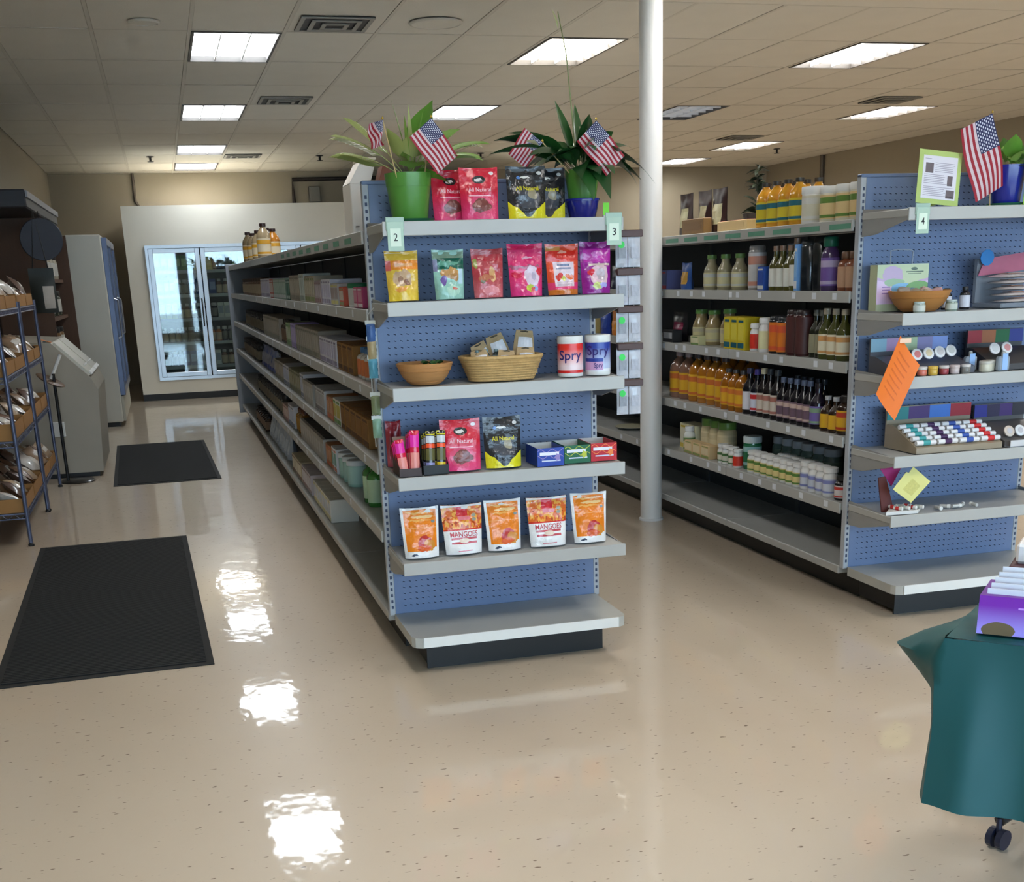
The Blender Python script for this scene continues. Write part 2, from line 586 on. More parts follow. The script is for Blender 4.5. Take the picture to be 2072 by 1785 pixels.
LN = {(0, 0): ('cool', 'cool white troffer nearest the camera above the rubber floor mats'), (0, 3): ('cool', 'second troffer of the row above the mat aisle'),
      (0, 6): ('cool', 'bluish third troffer of the row toward the walk-in cooler'), (0, 8): ('white', 'last troffer before the wall above the walk-in cooler'),
      (4, 0): ('warm', 'bright troffer crossed by the tall lily stalk'), (4, 3): ('cool', 'troffer partly behind the heart-shaped plant leaf'),
      (8, 0): ('white', 'large troffer above the second shelving end beside the white column'), (8, 3): ('off_tint', 'unlit bluish troffer beside the white column'),
      (8, 6): ('white', 'troffer between the lily leaves and the white column'), (12, 0): ('white', 'troffer out of view over the far aisle'),
      (12, 3): ('warm', 'warm troffer high above the folded flag'), (12, 6): ('warm', 'warm troffer with a dark vent just before it'), (12, 8): ('white', 'smallest troffer just past the white column')}
def troffer(x, y, kk, label):
    t = thing('ceiling_light', label, 'light', (x, y, ZC), 0, 'recessed ceiling lights')
    obj('frame', fr_me, None, t)
    obj('diffuser', df_me[kk], None, t)
    obj('louver', lv_me, None, t)
for (k, j), (kk, lb) in LN.items():
    troffer(GX + TX * (k + .5), GY + TY * (j + .5), kk, lb)
# two more rows of the same lights over the entrance, set into the plain ceiling behind the camera's view
for k in (0, 4, 8, 12):
    for y in (1.42, -2.24):
        t = thing('surface_light', 'entrance troffer out of view, %s column, %s row' % ({0: 'first', 4: 'second', 8: 'third', 12: 'fourth'}[k], 'nearer' if y > 0 else 'farther'), 'light', (GX + TX * (k + .5), y, ZC - .046), 0, 'lights over the entrance')
        obj('frame', fr_me, None, t)
        obj('diffuser', df_me['white'], None, t)
        obj('louver', lv_me, None, t)

# air vents, ceiling speakers, sprinklers
VENT = mat(rgb(92, 94, 92), .5, .2, .05)
VENTL = mat(rgb(150, 148, 140), .5, .1, .03)
def vent(x, y, label):
    t = thing('air_vent', label, 'vent', (x, y, ZC - .012), 0, 'square ceiling vents')
    mb = MB()
    for k in range(3):
        s = .24 - k * .075
        zz = -.004 - k * .006
        mb.box(-s, -s, zz, s, -s + .03, zz + .006).box(-s, s - .03, zz, s, s, zz + .006).box(-s, -s + .03, zz, -s + .03, s - .03, zz + .006).box(s - .03, -s + .03, zz, s, s - .03, zz + .006)
    obj('vane', mb, VENTL, t)
    obj('duct_plate', MB().box(-.24, -.24, .003, .24, .24, .008), BLACK, t)
vent(.54, 4.12, 'large dark vent beside the nearest cool troffer')
vent(.56, 7.8, 'vent behind the palm fronds of the potted plant')
vent(.5, 13.2, 'far vent near the walk-in cooler wall')
vent(6.9, 7.65, 'vent in front of the warm troffer above the flag')
vent(6.9, 11.3, 'vent beside the warm troffer over the bottle shelves')
def speaker(x, y, r, label):
    t = thing('ceiling_speaker', label, 'speaker', (x, y, ZC - .012), 0, 'round ceiling speakers')
    obj('rim', MB().lathe([(r, .006), (r, 0), (r * .92, -.008), (r * .9, 0)], 28, capb=False, capt=False).mesh('rim', 40), GRIDM, t)
    obj('grille', MB().lathe([(0.001, -.004), (r * .91, -.003), (r * .91, .004)], 28), TILE, t)
speaker(-.68, 4.15, .1, 'small round speaker grille near the side wall')
speaker(1.21, 4.02, .18, 'large round speaker grille above the potted plants')
for i, (x, y, lb) in enumerate([(-.7, 13.2, 'small dark sprinkler head over the mat aisle'), (1.54, 13.25, 'small dark sprinkler head left of the white tote'), (3.78, 13.1, 'small dark sprinkler head between the two potted plants'), (8.21, 12.8, 'small dark sprinkler head past the white column')]):
    s = thing('sprinkler_head', lb, 'sprinkler', (x, y, ZC - .012), 0, 'fire sprinkler heads')
    obj('stem', MB().lathe([(.05, .006), (.05, 0), (.015, -.006), (.015, -.05)], 12), BLACK, s)
    obj('deflector', MB().lathe([(.04, -.06), (.045, -.055), (.015, -.05)], 12), BLACK, s)
# round steel column
c = struct('column_post', MB().lathe([(.075, 0), (.075, .012), (.066, .016), (.066, ZC)], 32).mesh('column_post', 40), mat(rgb(232, 230, 226), .42, 0, .03, 3, coat=.2))
c.location = (2.022, 2.17, 0)
c['label'] = 'round white steel column between the two shelving runs'
# conduits on the walls
PIPE = mat(rgb(96, 88, 78), .5, .3, .05)
cd = tag(obj('conduit', MB().tube([(-.98, YB - .03, ZC), (-.98, YB - .03, 2.72), (-.9, YB - .03, 2.60), (1.2, YB - .03, 2.58), (3.2, YB - .03, 2.56)], .022, 8).mesh('conduit', 60), PIPE), 'grey conduit running down and along the wall above the cooler', 'conduit')
tag(obj('conduit', MB().tube([(XR - .035, 13.9, ZC), (XR - .035, 13.9, 1.0)], .035, 8).mesh('conduit', 60), PIPE), 'vertical conduit on the far side wall behind the white tubs', 'conduit')
DKP = mat(rgb(40, 32, 28), .6, 0, .08)
tag(obj('pipe_frame', MB().tube([(1.42, YB - .035, 2.64), (1.42, YB - .035, 3.0), (3.4, YB - .035, 3.02), (3.4, YB - .035, 2.64)], .03, 8).mesh('pipe_frame', 60), DKP), 'dark bent pipe on the rear wall above the cooler', 'pipe')
jb = thing('junction_box', 'small grey electrical box on the wall inside the dark pipe', 'box', (1.75, YB - .04, 2.78))
obj('body', MB().box(-.09, -.03, -.12, .09, .04, .12, .008), mat(rgb(120, 116, 106), .5, .2), jb)
obj('cover', MB().box(-.08, -.038, -.11, .08, -.03, .11, .003), mat(rgb(132, 128, 118), .5, .2), jb)

# ================================================================== walk-in cooler at the end of the aisle
ck = thing('walk_in_cooler', 'cream walk-in cooler with sliding glass doors at aisle end', 'cooler', (0, 12.7, 0))
CX0, CX1, CZ = -1.145, 4.75, 2.46
dz0, dz1 = .29, 1.96
d0, dw, nd = -.875, .665, 4
dx1 = d0 + nd * dw
obj('wall_panel', MB().box(CX0, 0, .085, d0, .1, CZ).box(dx1, 0, .085, CX1, .1, CZ).box(d0, 0, .085, dx1, .1, dz0).box(d0, 0, dz1, dx1, .1, CZ).box(CX0, .1, .085, CX0 + .1, 3.0, CZ).box(CX1 - .1, .1, .085, CX1, 3.0, CZ).box(CX0, 2.9, .085, CX1, 3.0, CZ).box(CX0, 0, CZ, CX1, 3.0, CZ + .02), CREAM, ck)
obj('base_trim', MB().box(CX0, -.006, 0, CX1, .1, .085).box(CX0, .1, 0, CX0 + .1, 3, .085), BLACK, ck)
obj('interior_floor', MB().box(CX0 + .1, .1, .1, CX1 - .1, 2.9, .14), STEEL, ck)
ALUB = mat(rgb(196, 200, 204), .28, .7, .03)
obj('door_frame', MB().box(d0 - .03, -.03, dz0 - .03, dx1 + .03, .0, dz0 + .01).box(d0 - .03, -.03, dz1 - .01, dx1 + .03, 0, dz1 + .03).box(d0 - .03, -.03, dz0 + .01, d0 + .005, 0, dz1 - .01).box(dx1 - .005, -.03, dz0 + .01, dx1 + .03, 0, dz1 - .01), ALUB, ck)
for k in range(nd):
    a, b = d0 + k * dw + .006, d0 + (k + 1) * dw - .006
    dr = obj('door', MB().box(a, -.02, dz0 + .012, a + .06, .02, dz1 - .012, .004).box(b - .06, -.02, dz0 + .012, b, .02, dz1 - .012, .004).box(a + .06, -.02, dz0 + .012, b - .06, .02, dz0 + .07, .004).box(a + .06, -.02, dz1 - .07, b - .06, .02, dz1 - .012, .004), ALUB, ck)
    obj('pane', MB().box(a + .055, -.004, dz0 + .065, b - .055, .004, dz1 - .065), glass_mat((.82, .88, .86), .10, .02), dr)
    obj('handle', MB().tube([(b - .03, -.02, .95), (b - .03, -.06, .97), (b - .03, -.06, 1.28), (b - .03, -.02, 1.30)], .009, 6), BLACK, dr)
CSH = mat(rgb(150, 152, 150), .4, .3)
for s in range(5):
    zz = .42 + s * .31
    obj('shelf', MB().box(d0 + .02, .16, zz - .02, dx1 - .02, .62, zz).box(d0 + .02, .155, zz - .03, dx1 - .02, .165, zz + .012), CSH, ck)
obj('lining', MB().box(CX0 + .1, .7, .14, CX1 - .1, .72, CZ - .01), mat(rgb(60, 72, 66), .6), ck)

# ================================================================== gondola shelving
GL = 9.76                      # length of the run
GW = .92                       # width of the end panel
SEC = 8
SHF = {}
def shelf_mesh(key, x0, x1, y0, y1, th=.03, lip=.045, front='x0', chan=True):
    """a steel shelf: pressed plate with a deeper front edge and a ticket channel"""
    mb = MB()
    mb.box(x0, y0, -th, x1, y1, 0, .003)
    if front == 'x0':
        mb.box(x0 - .008, y0, -lip, x0 + .002, y1, .004, .002)
    elif front == 'x1':
        mb.box(x1 - .002, y0, -lip, x1 + .008, y1, .004, .002)
    else:
        mb.box(x0, y0 - .008, -lip, x1, y0 + .002, .004, .002)
    me = mb.mesh('shelf')
    me.materials.append(STEEL)
    return me
# pegboard sheet with real punched slots, shared by both ends
def peg_sheet(w, z0, z1):
    mb = MB()
    px, pz, hw, hh = .0254, .0254, .0048, .0018
    nx, nz = int((w - .05) / px), int((z1 - z0 - .03) / pz)
    ox, oz = (w - nx * px) / 2, z0 + (z1 - z0 - nz * pz) / 2
    vs, fs = [], []
    for j in range(nz):
        for i in range(nx):
            cx, cz = ox + (i + .5) * px, oz + (j + .5) * pz
            o = len(vs)
            for sx, sz in ((-1, -1), (1, -1), (1, 1), (-1, 1)):
                vs.append((cx + sx * px / 2, 0, cz + sz * pz / 2))
            for sx, sz in ((-1, -1), (1, -1), (1, 1), (-1, 1)):
                vs.append((cx + sx * hw, 0, cz + sz * hh - sx * .0016))
            for k in range(4):
                m = (k + 1) % 4
                fs.append((o + k, o + m, o + 4 + m, o + 4 + k))
    mb.add(vs, fs)
    mb.add([(0, 0, z0), (ox, 0, z0), (ox, 0, z1), (0, 0, z1)], [(0, 1, 2, 3)])
    mb.add([(w - ox, 0, z0), (w, 0, z0), (w, 0, z1), (w - ox, 0, z1)], [(0, 1, 2, 3)])
    mb.add([(ox, 0, z0), (w - ox, 0, z0), (w - ox, 0, oz), (ox, 0, oz)], [(0, 1, 2, 3)])
    mb.add([(ox, 0, oz + nz * pz), (w - ox, 0, oz + nz * pz), (w - ox, 0, z1), (ox, 0, z1)], [(0, 1, 2, 3)])
    return mb.mesh('peg_panel')
peg_me = peg_sheet(GW - .05, .15, 1.83)
peg_me.materials.append(PANEL)
post_mb = MB().box(0, -.006, .15, .025, .03, 1.84, .003)
post_me = post_mb.mesh('post'); post_me.materials.append(mat(rgb(172, 176, 182), .4, 0, .04))
sl = MB()
for k in range(64):
    sl.box(.008, -.0066, .18 + k * .0254, .017, -.0055, .193 + k * .0254)
slot_me = sl.mesh('slot_strip'); slot_me.materials.append(SLOT)
br_me = MB().prism([(0, .02), (0, -.09), (-.10, -.085), (-.34, -.035), (-.35, 0), (-.35, .004)], 0, .004, 'x').mesh('bracket')
br_me.materials.append(mat(rgb(150, 150, 148), .4, 0, .04))
TAGM = [mat(rgb(226, 230, 236), .5, 0, 0), mat(rgb(196, 216, 200), .5, 0, 0)]
tag_me = []
for m in TAGM:
    me = MB().box(-.001, -.018, -.032, 0, .018, -.004).mesh('price_tag'); me.materials.append(m); tag_me.append(me)
stripm = MB().box(-.0012, -.09, -.034, 0, .09, -.012).mesh('ticket_strip'); stripm.materials.append(mat(rgb(92, 150, 126), .5, 0, .08))

def gondola(x0, label, ends, sides, deck_x, tags_side):
    t = thing('shelving_unit', label, 'shelving', (x0, 0, 0), 0, 'long double-sided shelving runs')
    ZT = 1.665
    # near end panel
    obj('peg_panel', peg_me, None, t, (.025, -.004, 0))
    obj('panel_backing', MB().box(.025, .004, .15, GW - .025, .028, 1.83), SLOT, t)
    obj('top_cap', MB().box(.0, -.008, 1.83, GW, .03, 1.845, .003), PANEL, t)
    for xx in (0, GW - .025):
        po = obj('post', post_me, None, t, (xx, 0, 0))
        s_ = obj('slot_strip', slot_me, None, po)
        s_['kind'] = 'stuff'
    # end shelves
    es = shelf_mesh('end', .008, GW - .008, -.355, -.01, front='y0')
    for z in ends:
        s_ = obj('end_shelf', es, None, t, (0, 0, z))
        for xx in (.012, GW - .016):
            obj('bracket', br_me, None, s_, (xx, -.008, -.006))
    # end base deck with rounded front corners
    poly = [(.02, -.01), (.02, -.37), (.03, -.395), (.055, -.41), (GW - .055, -.41), (GW - .03, -.395), (GW - .02, -.37), (GW - .02, -.01)]
    mb = MB().prism(poly, .118, .158, 'z')
    obj('base_deck', mb, mat(rgb(178, 178, 172), .36, 0, .05, 6), t)
    obj('deck_edge', MB().prism([(.06, -.4102), (.06, -.416), (GW - .06, -.416), (GW - .06, -.4102)], .12, .16, 'z'), WHITE, t)
    obj('kick_plate', MB().box(.09, -.30, 0, GW - .09, -.29, .118).box(.09, -.29, .02, .1, 0, .118).box(GW - .1, -.29, .02, GW - .09, 0, .118), BLACK, t)
    for xx in (.14, GW - .14):
        obj('foot', MB().lathe([(.02, 0), (.02, .012), (.008, .014), (.008, .05)], 10, (xx, -.26, 0)), BLACK, t)
    # the run itself
    sl_me = shelf_mesh('l', 0.0, .44, .004, SEC_L - .004, front='x0')
    sr_me = shelf_mesh('r', .48, GW, .004, SEC_L - .004, front='x1')
    dk_l = MB().box(0, .004, .118, .44, SEC_L - .004, .156, .004).mesh('base_deck'); dk_l.materials.append(STEEL)
    dk_r = MB().box(.48, .004, .118, GW, SEC_L - .004, .156, .004).mesh('base_deck'); dk_r.materials.append(STEEL)
    bk = MB().box(.44, .002, .02, .48, SEC_L - .002, ZT - .034).mesh('back_panel'); bk.materials.append(DARKB)
    kl = MB().box(deck_x, .0, 0, deck_x + .012, SEC_L, .116).mesh('kick_plate'); kl.materials.append(mat(rgb(44, 40, 34), .5, 0, .1))
    for k in range(SEC):
        y = .035 + k * SEC_L
        for z in sides:
            obj('shelf', sl_me, None, t, (0, y, z))
            obj('shelf', sr_me, None, t, (0, y, z))
        obj('base_deck', dk_l, None, t, (0, y, 0))
        obj('base_deck', dk_r, None, t, (0, y, 0))
        obj('back_panel', bk, None, t, (0, y, 0))
        obj('kick_plate', kl, None, t, (0, y, 0))
        obj('kick_plate', kl, None, t, (GW - 2 * deck_x - .012, y, 0))
        if k:
            obj('upright', MB().box(.43, -.02, .1, .49, .02, ZT - .035), mat(rgb(72, 76, 80), .5), t, (0, y, 0))
    # far end panel
    obj('far_end_panel', MB().box(-.04, 0, .06, GW + .04, .04, 1.69, .004), mat(rgb(140, 144, 150), .42, 0, .04, 5), t, (0, .035 + SEC * SEC_L, 0))
    for si, z in enumerate(sides):
        for y in tags_side[si]:
            obj('price_tag', tag_me[0], None, t, (-.0085, y, z))
    return t
SEC_L = GL / SEC
RT = random.Random(3)
tags = [[.3 + k * .62 + RT.uniform(-.1, .1) for k in range(10)] for _ in range(5)]
gA = gondola(0, 'long grey shelving run whose pegboard end faces the entrance beside the mats', [1.68, 1.405, 1.102, .772, .444], [1.665, 1.375, 1.075, .78, .5], .065, [[]] + tags[1:])
tags = [[.15 + k * .23 + RT.uniform(-.08, .08) for k in range(13)] for _ in range(5)]
gB = gondola(2.105, 'grey shelving run past the white column with bottles along its side', [1.69, 1.285, 1.03, .705, .452], [1.665, 1.37, 1.07, .745, .445], .11, [[]] + tags[1:])
for k in range(9):
    obj('ticket_strip', stripm, None, gB, (-.0085, .14 + k * .27, 1.665))
    obj('ticket_strip', stripm, None, gA, (-.0085, .4 + k * .36, 1.665))
# aisle number cards clipped to the end shelves
def aisle_card(x, y, z, s, label, rz=0):
    t = thing('aisle_card', label, 'sign', (x, y, z), rz, 'aisle number cards')
    obj('clip', MB().box(-.033, -.002, -.018, .033, .004, .026, .002), mat(rgb(158, 184, 168), .4, 0, .03), t)
    obj('card', MB().box(-.029, -.004, -.088, .029, -.002, .01, .0005), mat(rgb(172, 198, 180), .5, 0, .03), t)
    obj('number_plate', MB().box(-.019, -.0052, -.072, .019, -.004, -.012), mat(rgb(216, 232, 214), .5, 0, .02), t)
    lettering(s, lambda u, v: (u, -.006, v), -.007, -.054, .007, -.028, BLACK, t, 'numeral')
aisle_card(.052, -.366, 1.672, '2', 'pale green card numbered 2 on the shelf end by the mats')
aisle_card(.872, -.366, 1.672, '3', 'pale green card numbered 3 beside the hanging packets')
aisle_card(2.172, -.366, 1.682, '4', 'pale green card numbered 4 under the typed page')

# ================================================================== product kit
def pouch_fn(w, h, d, taper, seed):
    ph = [R.uniform(0, 6.28) for _ in range(4)]
    def th(u, v):
        a = max(0.0, math.sin(PI * u)) ** .55
        b = (1 - max(0, (v - .1) / .78)) if v < .88 else 0
        b = max(0, b) ** .7
        return d / 2 * a * b
    def S(u, v, off=0.0):
        ww = w * (1 - taper * (1 - v))
        wr = .0025 * math.sin(9 * v + 5 * u + ph[0]) + .002 * math.sin(14 * u - 6 * v + ph[1]) + .0015 * math.sin(21 * v + ph[2])
        sag = -.004 * math.sin(PI * u) * (1 if v > .97 else 0)
        return ((u - .5) * ww, -(th(u, v) + .0012 + off) + wr * min(1, 6 * u, 6 * (1 - u)) - (h * .0), v * h + sag + .003 * math.sin(PI * u) * 0)
    def B(u, v):
        x, y, z = S(u, v)
        return (x, th(u, v) + .0012 + .002 * math.sin(11 * v + 4 * u + ph[3]) * min(1, 6 * u, 6 * (1 - u)), z)
    return S, B
def pouch(name, label, cat, loc, w, h, d, front, backc, rz=0.0, tilt=.06, taper=.1, group=None, seed=0):
    """stand-up pouch: flat heat seal on top, gusset bottom, swollen middle"""
    S, B = pouch_fn(w, h, d, taper, seed)
    mb = MB()
    mb.grid(lambda u, v: S(u, v), 14, 20, 0)
    mb.grid(lambda u, v: B(u, v), 14, 20, 1, flip=True)
    n = 14
    bot = []
    for i in range(n):
        u0, u1 = i / n, (i + 1) / n
        mb.add([S(u0, 0), S(u1, 0), B(u1, 0), B(u0, 0)], [(0, 3, 2, 1)], 1)
    t = thing(name, label, cat, loc, rz, group)
    o = obj('film', mb.mesh('film', 50), [front, mat(backc, .3, 0, .05)], t)
    o.rotation_euler = (-tilt, 0, 0)
    # the heat seal along the top edge
    sb = MB()
    sb.grid(lambda u, v: S(u, .945 + .05 * v, .0012), 14, 1)
    sb.grid(lambda u, v: (lambda q: (q[0], q[1] - .0012, q[2]))(B(u, .945 + .05 * v)), 14, 1, flip=True)
    so = obj('top_seal', sb, mat(backc, .25, 0, .12, 40, coat=.4), o)
    return t, o, S
C = dict(red=rgb(214, 26, 54), pink=rgb(232, 58, 110), black=rgb(26, 26, 28), yellow=rgb(226, 214, 34), white=rgb(238, 238, 236), orange=rgb(240, 136, 24), gold=rgb(222, 176, 62))

def carton_mesh(w, d, h, b=.002):
    """front faces -y, stands on z=0"""
    return MB().box(-w / 2, 0, 0, w / 2, d, h, b)
_CT = {}
def carton(name, label, group, loc, rz, w, d, h, col, panel=None, band=None, opened=None, cat='carton', rough=.45):
    """printed carton: body, face panel, title band, tuck flap line on top"""
    key = ('c', round(w, 3), round(d, 3), round(h, 3), col, panel, band, opened, rough)
    if key not in _CT:
        body = carton_mesh(w, d, h).mesh('body'); body.materials.append(mat(col, rough, 0, .05))
        lst = []
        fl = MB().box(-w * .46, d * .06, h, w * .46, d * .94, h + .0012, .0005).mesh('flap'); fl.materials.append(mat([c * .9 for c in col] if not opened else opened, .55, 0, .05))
        lst.append(('flap', fl))
        if panel:
            pm = MB().box(-w * .40, -.0012, h * .30, w * .40, 0, h * .80).mesh('face_panel'); pm.materials.append(mat(panel, rough, 0, .06))
            lst.append(('face_panel', pm))
        if band:
            pm = MB().box(-w * .44, -.0014, h * .06, w * .44, 0, h * .22).mesh('band'); pm.materials.append(mat(band, rough, 0, .06))
            lst.append(('band', pm))
            pm = MB().box(-w * .34, -.0015, h * .85, w * .34, 0, h * .92).mesh('title_bar'); pm.materials.append(mat(band, rough, 0, .06))
            lst.append(('title_bar', pm))
        _CT[key] = (body, lst)
    body, lst = _CT[key]
    o = tag(obj(name, body, None, None, loc, (0, 0, rz)), label, cat, group)
    for n, me in lst:
        obj(n, me, None, o)
    return o
def bottle(name, label, group, loc, rz, r, h, glass, cap, lab=None, lab2=None, neck=.38, style='round', cat='bottle', rough=.15, capr=None, pump=False):
    key = ('b', round(r, 4), round(h, 3), glass, cap, lab, lab2, neck, style, rough, pump)
    if key not in _CT:
        nk = r * neck
        if style == 'tub':
            prof = [(r * .96, 0), (r, .006), (r, h * .80), (r * .97, h * .83)]
            capp = [(r * 1.02, h * .80), (r * 1.05, h * .82), (r * 1.05, h * .97), (r * 1.0, h)]
            l0, l1 = .10, .76
        elif style == 'jar':
            prof = [(r * .95, 0), (r, .005), (r, h * .72), (r * .86, h * .80), (r * .84, h * .84)]
            capp = [(r * .90, h * .80), (r * .93, h * .82), (r * .93, h * .98), (r * .90, h)]
            l0, l1 = .14, .66
        elif style == 'tall':
            prof = [(r * .95, 0), (r, .006), (r, h * .55), (r * .9, h * .62), (nk * 1.1, h * .75), (nk, h * .80), (nk, h * .94)]
            capp = [(nk * 1.15, h * .88), (nk * 1.2, h * .89), (nk * 1.15, h)]
            l0, l1 = .10, .50
        elif style == 'jug':
            prof = [(r * .93, 0), (r, .008), (r, h * .62), (r * .93, h * .71), (r * .55, h * .83), (nk, h * .88), (nk, h * .93)]
            capp = [(nk * 1.2, h * .91), (nk * 1.25, h * .92), (nk * 1.2, h)]
            l0, l1 = .12, .58
        elif style == 'can':
            prof = [(r * .96, 0), (r, .006), (r, h * .86), (r * .9, h * .9)]
            capp = [(r * .92, h * .88), (r * .92, h * .97), (r * .8, h)]
            l0, l1 = .06, .84
        else:
            prof = [(r * .95, 0), (r, .005), (r, h * .68), (r * .85, h * .75), (nk * 1.3, h * .80), (nk * 1.2, h * .84)]
            capp = [(nk * 1.5, h * .82), (nk * 1.6, h * .83), (nk * 1.6, h * .97), (nk * 1.4, h)]
            l0, l1 = .10, .62
        body = MB().lathe(prof, 18).mesh('body', 45); body.materials.append(mat(glass, rough, 0, .04, coat=.3))
        lst = []
        cm = MB().lathe(capp, 16).mesh('cap', 45); cm.materials.append(mat(cap, .35, 0, .03))
        lst.append(('cap', cm))
        if pump:
            pmh = MB().tube([(0, 0, h), (0, 0, h * 1.16), (0, -r * .3, h * 1.18), (0, -r * 1.1, h * 1.15)], r * .16, 6).mesh('pump'); pmh.materials.append(mat(cap, .35, 0, .03))
            lst.append(('pump', pmh))
        if lab:
            lm = MB().lathe([(r + .0008, h * l0), (r + .0008, h * l1)], 18, capb=False, capt=False).mesh('paper_label', 45); lm.materials.append(mat(lab, .5, 0, .06))
            lst.append(('paper_label', lm))
        if lab2:
            dd = (l1 - l0)
            lm = MB().lathe([(r + .0014, h * (l0 + dd * .66)), (r + .0014, h * (l0 + dd * .9))], 18, capb=False, capt=False).mesh('label_band', 45); lm.materials.append(mat(lab2, .5, 0, .06))
            lst.append(('label_band', lm))
            lm = MB().lathe([(r + .0014, h * (l0 + dd * .06)), (r + .0014, h * (l0 + dd * .18))], 18, capb=False, capt=False).mesh('label_foot', 45); lm.materials.append(mat(lab2, .5, 0, .06))
            lst.append(('label_foot', lm))
        _CT[key] = (body, lst)
    body, lst = _CT[key]
    o = tag(obj(name, body, None, None, loc, (0, 0, rz)), label, cat, group)
    for n, me in lst:
        obj(n, me, None, o)
    return o

# ================================================================== goods on the first shelving end
W_, K_, Y_ = C['white'], C['black'], C['yellow']
RASP = rgb(206, 22, 52)
def front_red():
    return print_mat(RASP, [('vgrad', .55, 0.05, rgb(228, 60, 118)), ('blob', .5, .27, .34, .20, rgb(214, 70, 110)), ('blob', .52, .26, .26, .13, rgb(120, 62, 58)), ('blob', .42, .30, .1, .05, rgb(150, 96, 88)),
        ('ell', .5, .76, .17, .075, K_), ('blob', .5, .765, .11, .022, rgb(220, 215, 210)), ('blob', .5, .735, .06, .012, rgb(220, 215, 210)), ('ell', .83, .88, .06, .035, rgb(226, 222, 222)), ('rect', .2, .445, .8, .462, rgb(244, 190, 200))], .28, .15)
def front_black():
    return print_mat(rgb(34, 34, 38), [('vee', .02, .62, .5, Y_), ('rect', 0, 0, 1, .03, Y_), ('blob', .52, .38, .30, .20, rgb(64, 66, 74)), ('blob', .62, .46, .12, .10, rgb(150, 140, 116)), ('blob', .5, .78, .2, .05, rgb(60, 60, 62)),
        ('blob', .48, .785, .13, .018, rgb(214, 212, 206)), ('ell', .84, .86, .06, .035, rgb(206, 206, 204)), ('blob', .3, .78, .05, .04, rgb(90, 130, 190))], .22, .12)
FRED, FBLK = front_red(), front_black()
def nut_pouch(label, x, y, z, w, h, red, rz=0.0, cat='snack pouch'):
    t, o, S = pouch('snack_pouch', label, cat, (x, y, z + .002), w, h, .055, FRED if red else FBLK, RASP if red else rgb(30, 30, 33), rz, .07, .07)
    lettering('All Natural', lambda u, v: S(u, v, .0012), .20, .53, .80, .61, mat(rgb(246, 196, 206) if red else Y_, .4, 0, 0), o)
    return t
Z1, Z2, Z3, Z4, Z5 = 1.684, 1.409, 1.106, .776, .448
nut_pouch('raspberry red snack pouch tucked behind its twin beside the bright green flower pot', .300, -.185, Z1, .142, .183, True, .03)
nut_pouch('front raspberry red snack pouch on the top shelf by the green flower pot', .392, -.255, Z1, .146, .183, True, -.02)
nut_pouch('front black and yellow snack pouch on the top shelf', .572, -.255, Z1, .152, .186, False, .02)
nut_pouch('black and yellow snack pouch half hidden behind its twin on the top shelf', .672, -.185, Z1, .148, .185, False, -.03)
nut_pouch('raspberry red snack pouch beside the candy wrappers on the fourth shelf down', .272, -.285, Z4, .158, .196, True, -.03)
nut_pouch('black and yellow snack pouch beside the blue gum box on the fourth shelf down', .438, -.285, Z4, .152, .196, False, .02)

# six sweets pouches, each its own print
def sweet(label, x, w, h, base, shapes, rz=0.0, words=()):
    t, o, S = pouch('sweets_pouch', label, 'sweets pouch', (x, -.262, Z2 + .002), w, h, .05, print_mat(base, shapes, .22, .16), base, rz, .07, .12)
    for s_, a, b, c, d, col in words:
        lettering(s_, lambda u, v: S(u, v, .0012), a, b, c, d, mat(col, .4, 0, 0), o)
    return t
sweet('yellow ginger sweets pouch with an orange band', .088, .124, .178, rgb(226, 184, 66), [('vgrad', .3, 0, rgb(232, 196, 54)), ('rect', 0, .62, 1, .80, rgb(236, 140, 34)), ('rect', 0, .60, .16, .80, rgb(206, 92, 84)), ('rect', .28, .68, .82, .74, rgb(240, 176, 116)),
    ('blob', .48, .45, .30, .17, rgb(196, 160, 122)), ('blob', .42, .42, .09, .06, rgb(150, 110, 84)), ('blob', .62, .36, .10, .05, rgb(140, 96, 76)), ('blob', .4, .22, .2, .05, rgb(226, 150, 60)), ('rect', 0, .94, 1, 1, rgb(226, 226, 228))])
sweet('mint and dark green sweets pouch with a ginger root picture', .262, .12, .178, rgb(150, 196, 180), [('rect', 0, .82, 1, 1, rgb(138, 164, 140)), ('rect', .12, .60, 1, .82, rgb(18, 92, 74)), ('blob', .5, .72, .36, .05, rgb(96, 160, 136)), ('rect', 0, .56, .14, .8, rgb(120, 120, 150)), ('blob', .52, .53, .30, .10, rgb(190, 140, 78)), ('blob', .62, .45, .24, .07, rgb(176, 126, 64)),
    ('blob', .3, .38, .1, .1, rgb(110, 80, 150)), ('rect', .80, .3, .95, .6, rgb(190, 220, 232)), ('blob', .62, .17, .24, .11, rgb(176, 214, 192)), ('blob', .66, .2, .08, .03, rgb(200, 110, 100))])
sweet('dusty red sweets pouch with a tan root picture', .411, .124, .177, rgb(178, 62, 70), [('vgrad', .4, 0, rgb(210, 110, 116)), ('rect', 0, .74, 1, .88, rgb(192, 50, 64)), ('blob', .1, .7, .08, .12, rgb(150, 150, 70)), ('blob', .55, .62, .2, .05, rgb(196, 84, 84)), ('blob', .62, .46, .10, .15, rgb(214, 164, 110)), ('blob', .4, .40, .24, .07, rgb(186, 110, 80)), ('blob', .3, .34, .1, .03, rgb(110, 100, 60)), ('blob', .55, .14, .3, .09, rgb(226, 140, 148))])
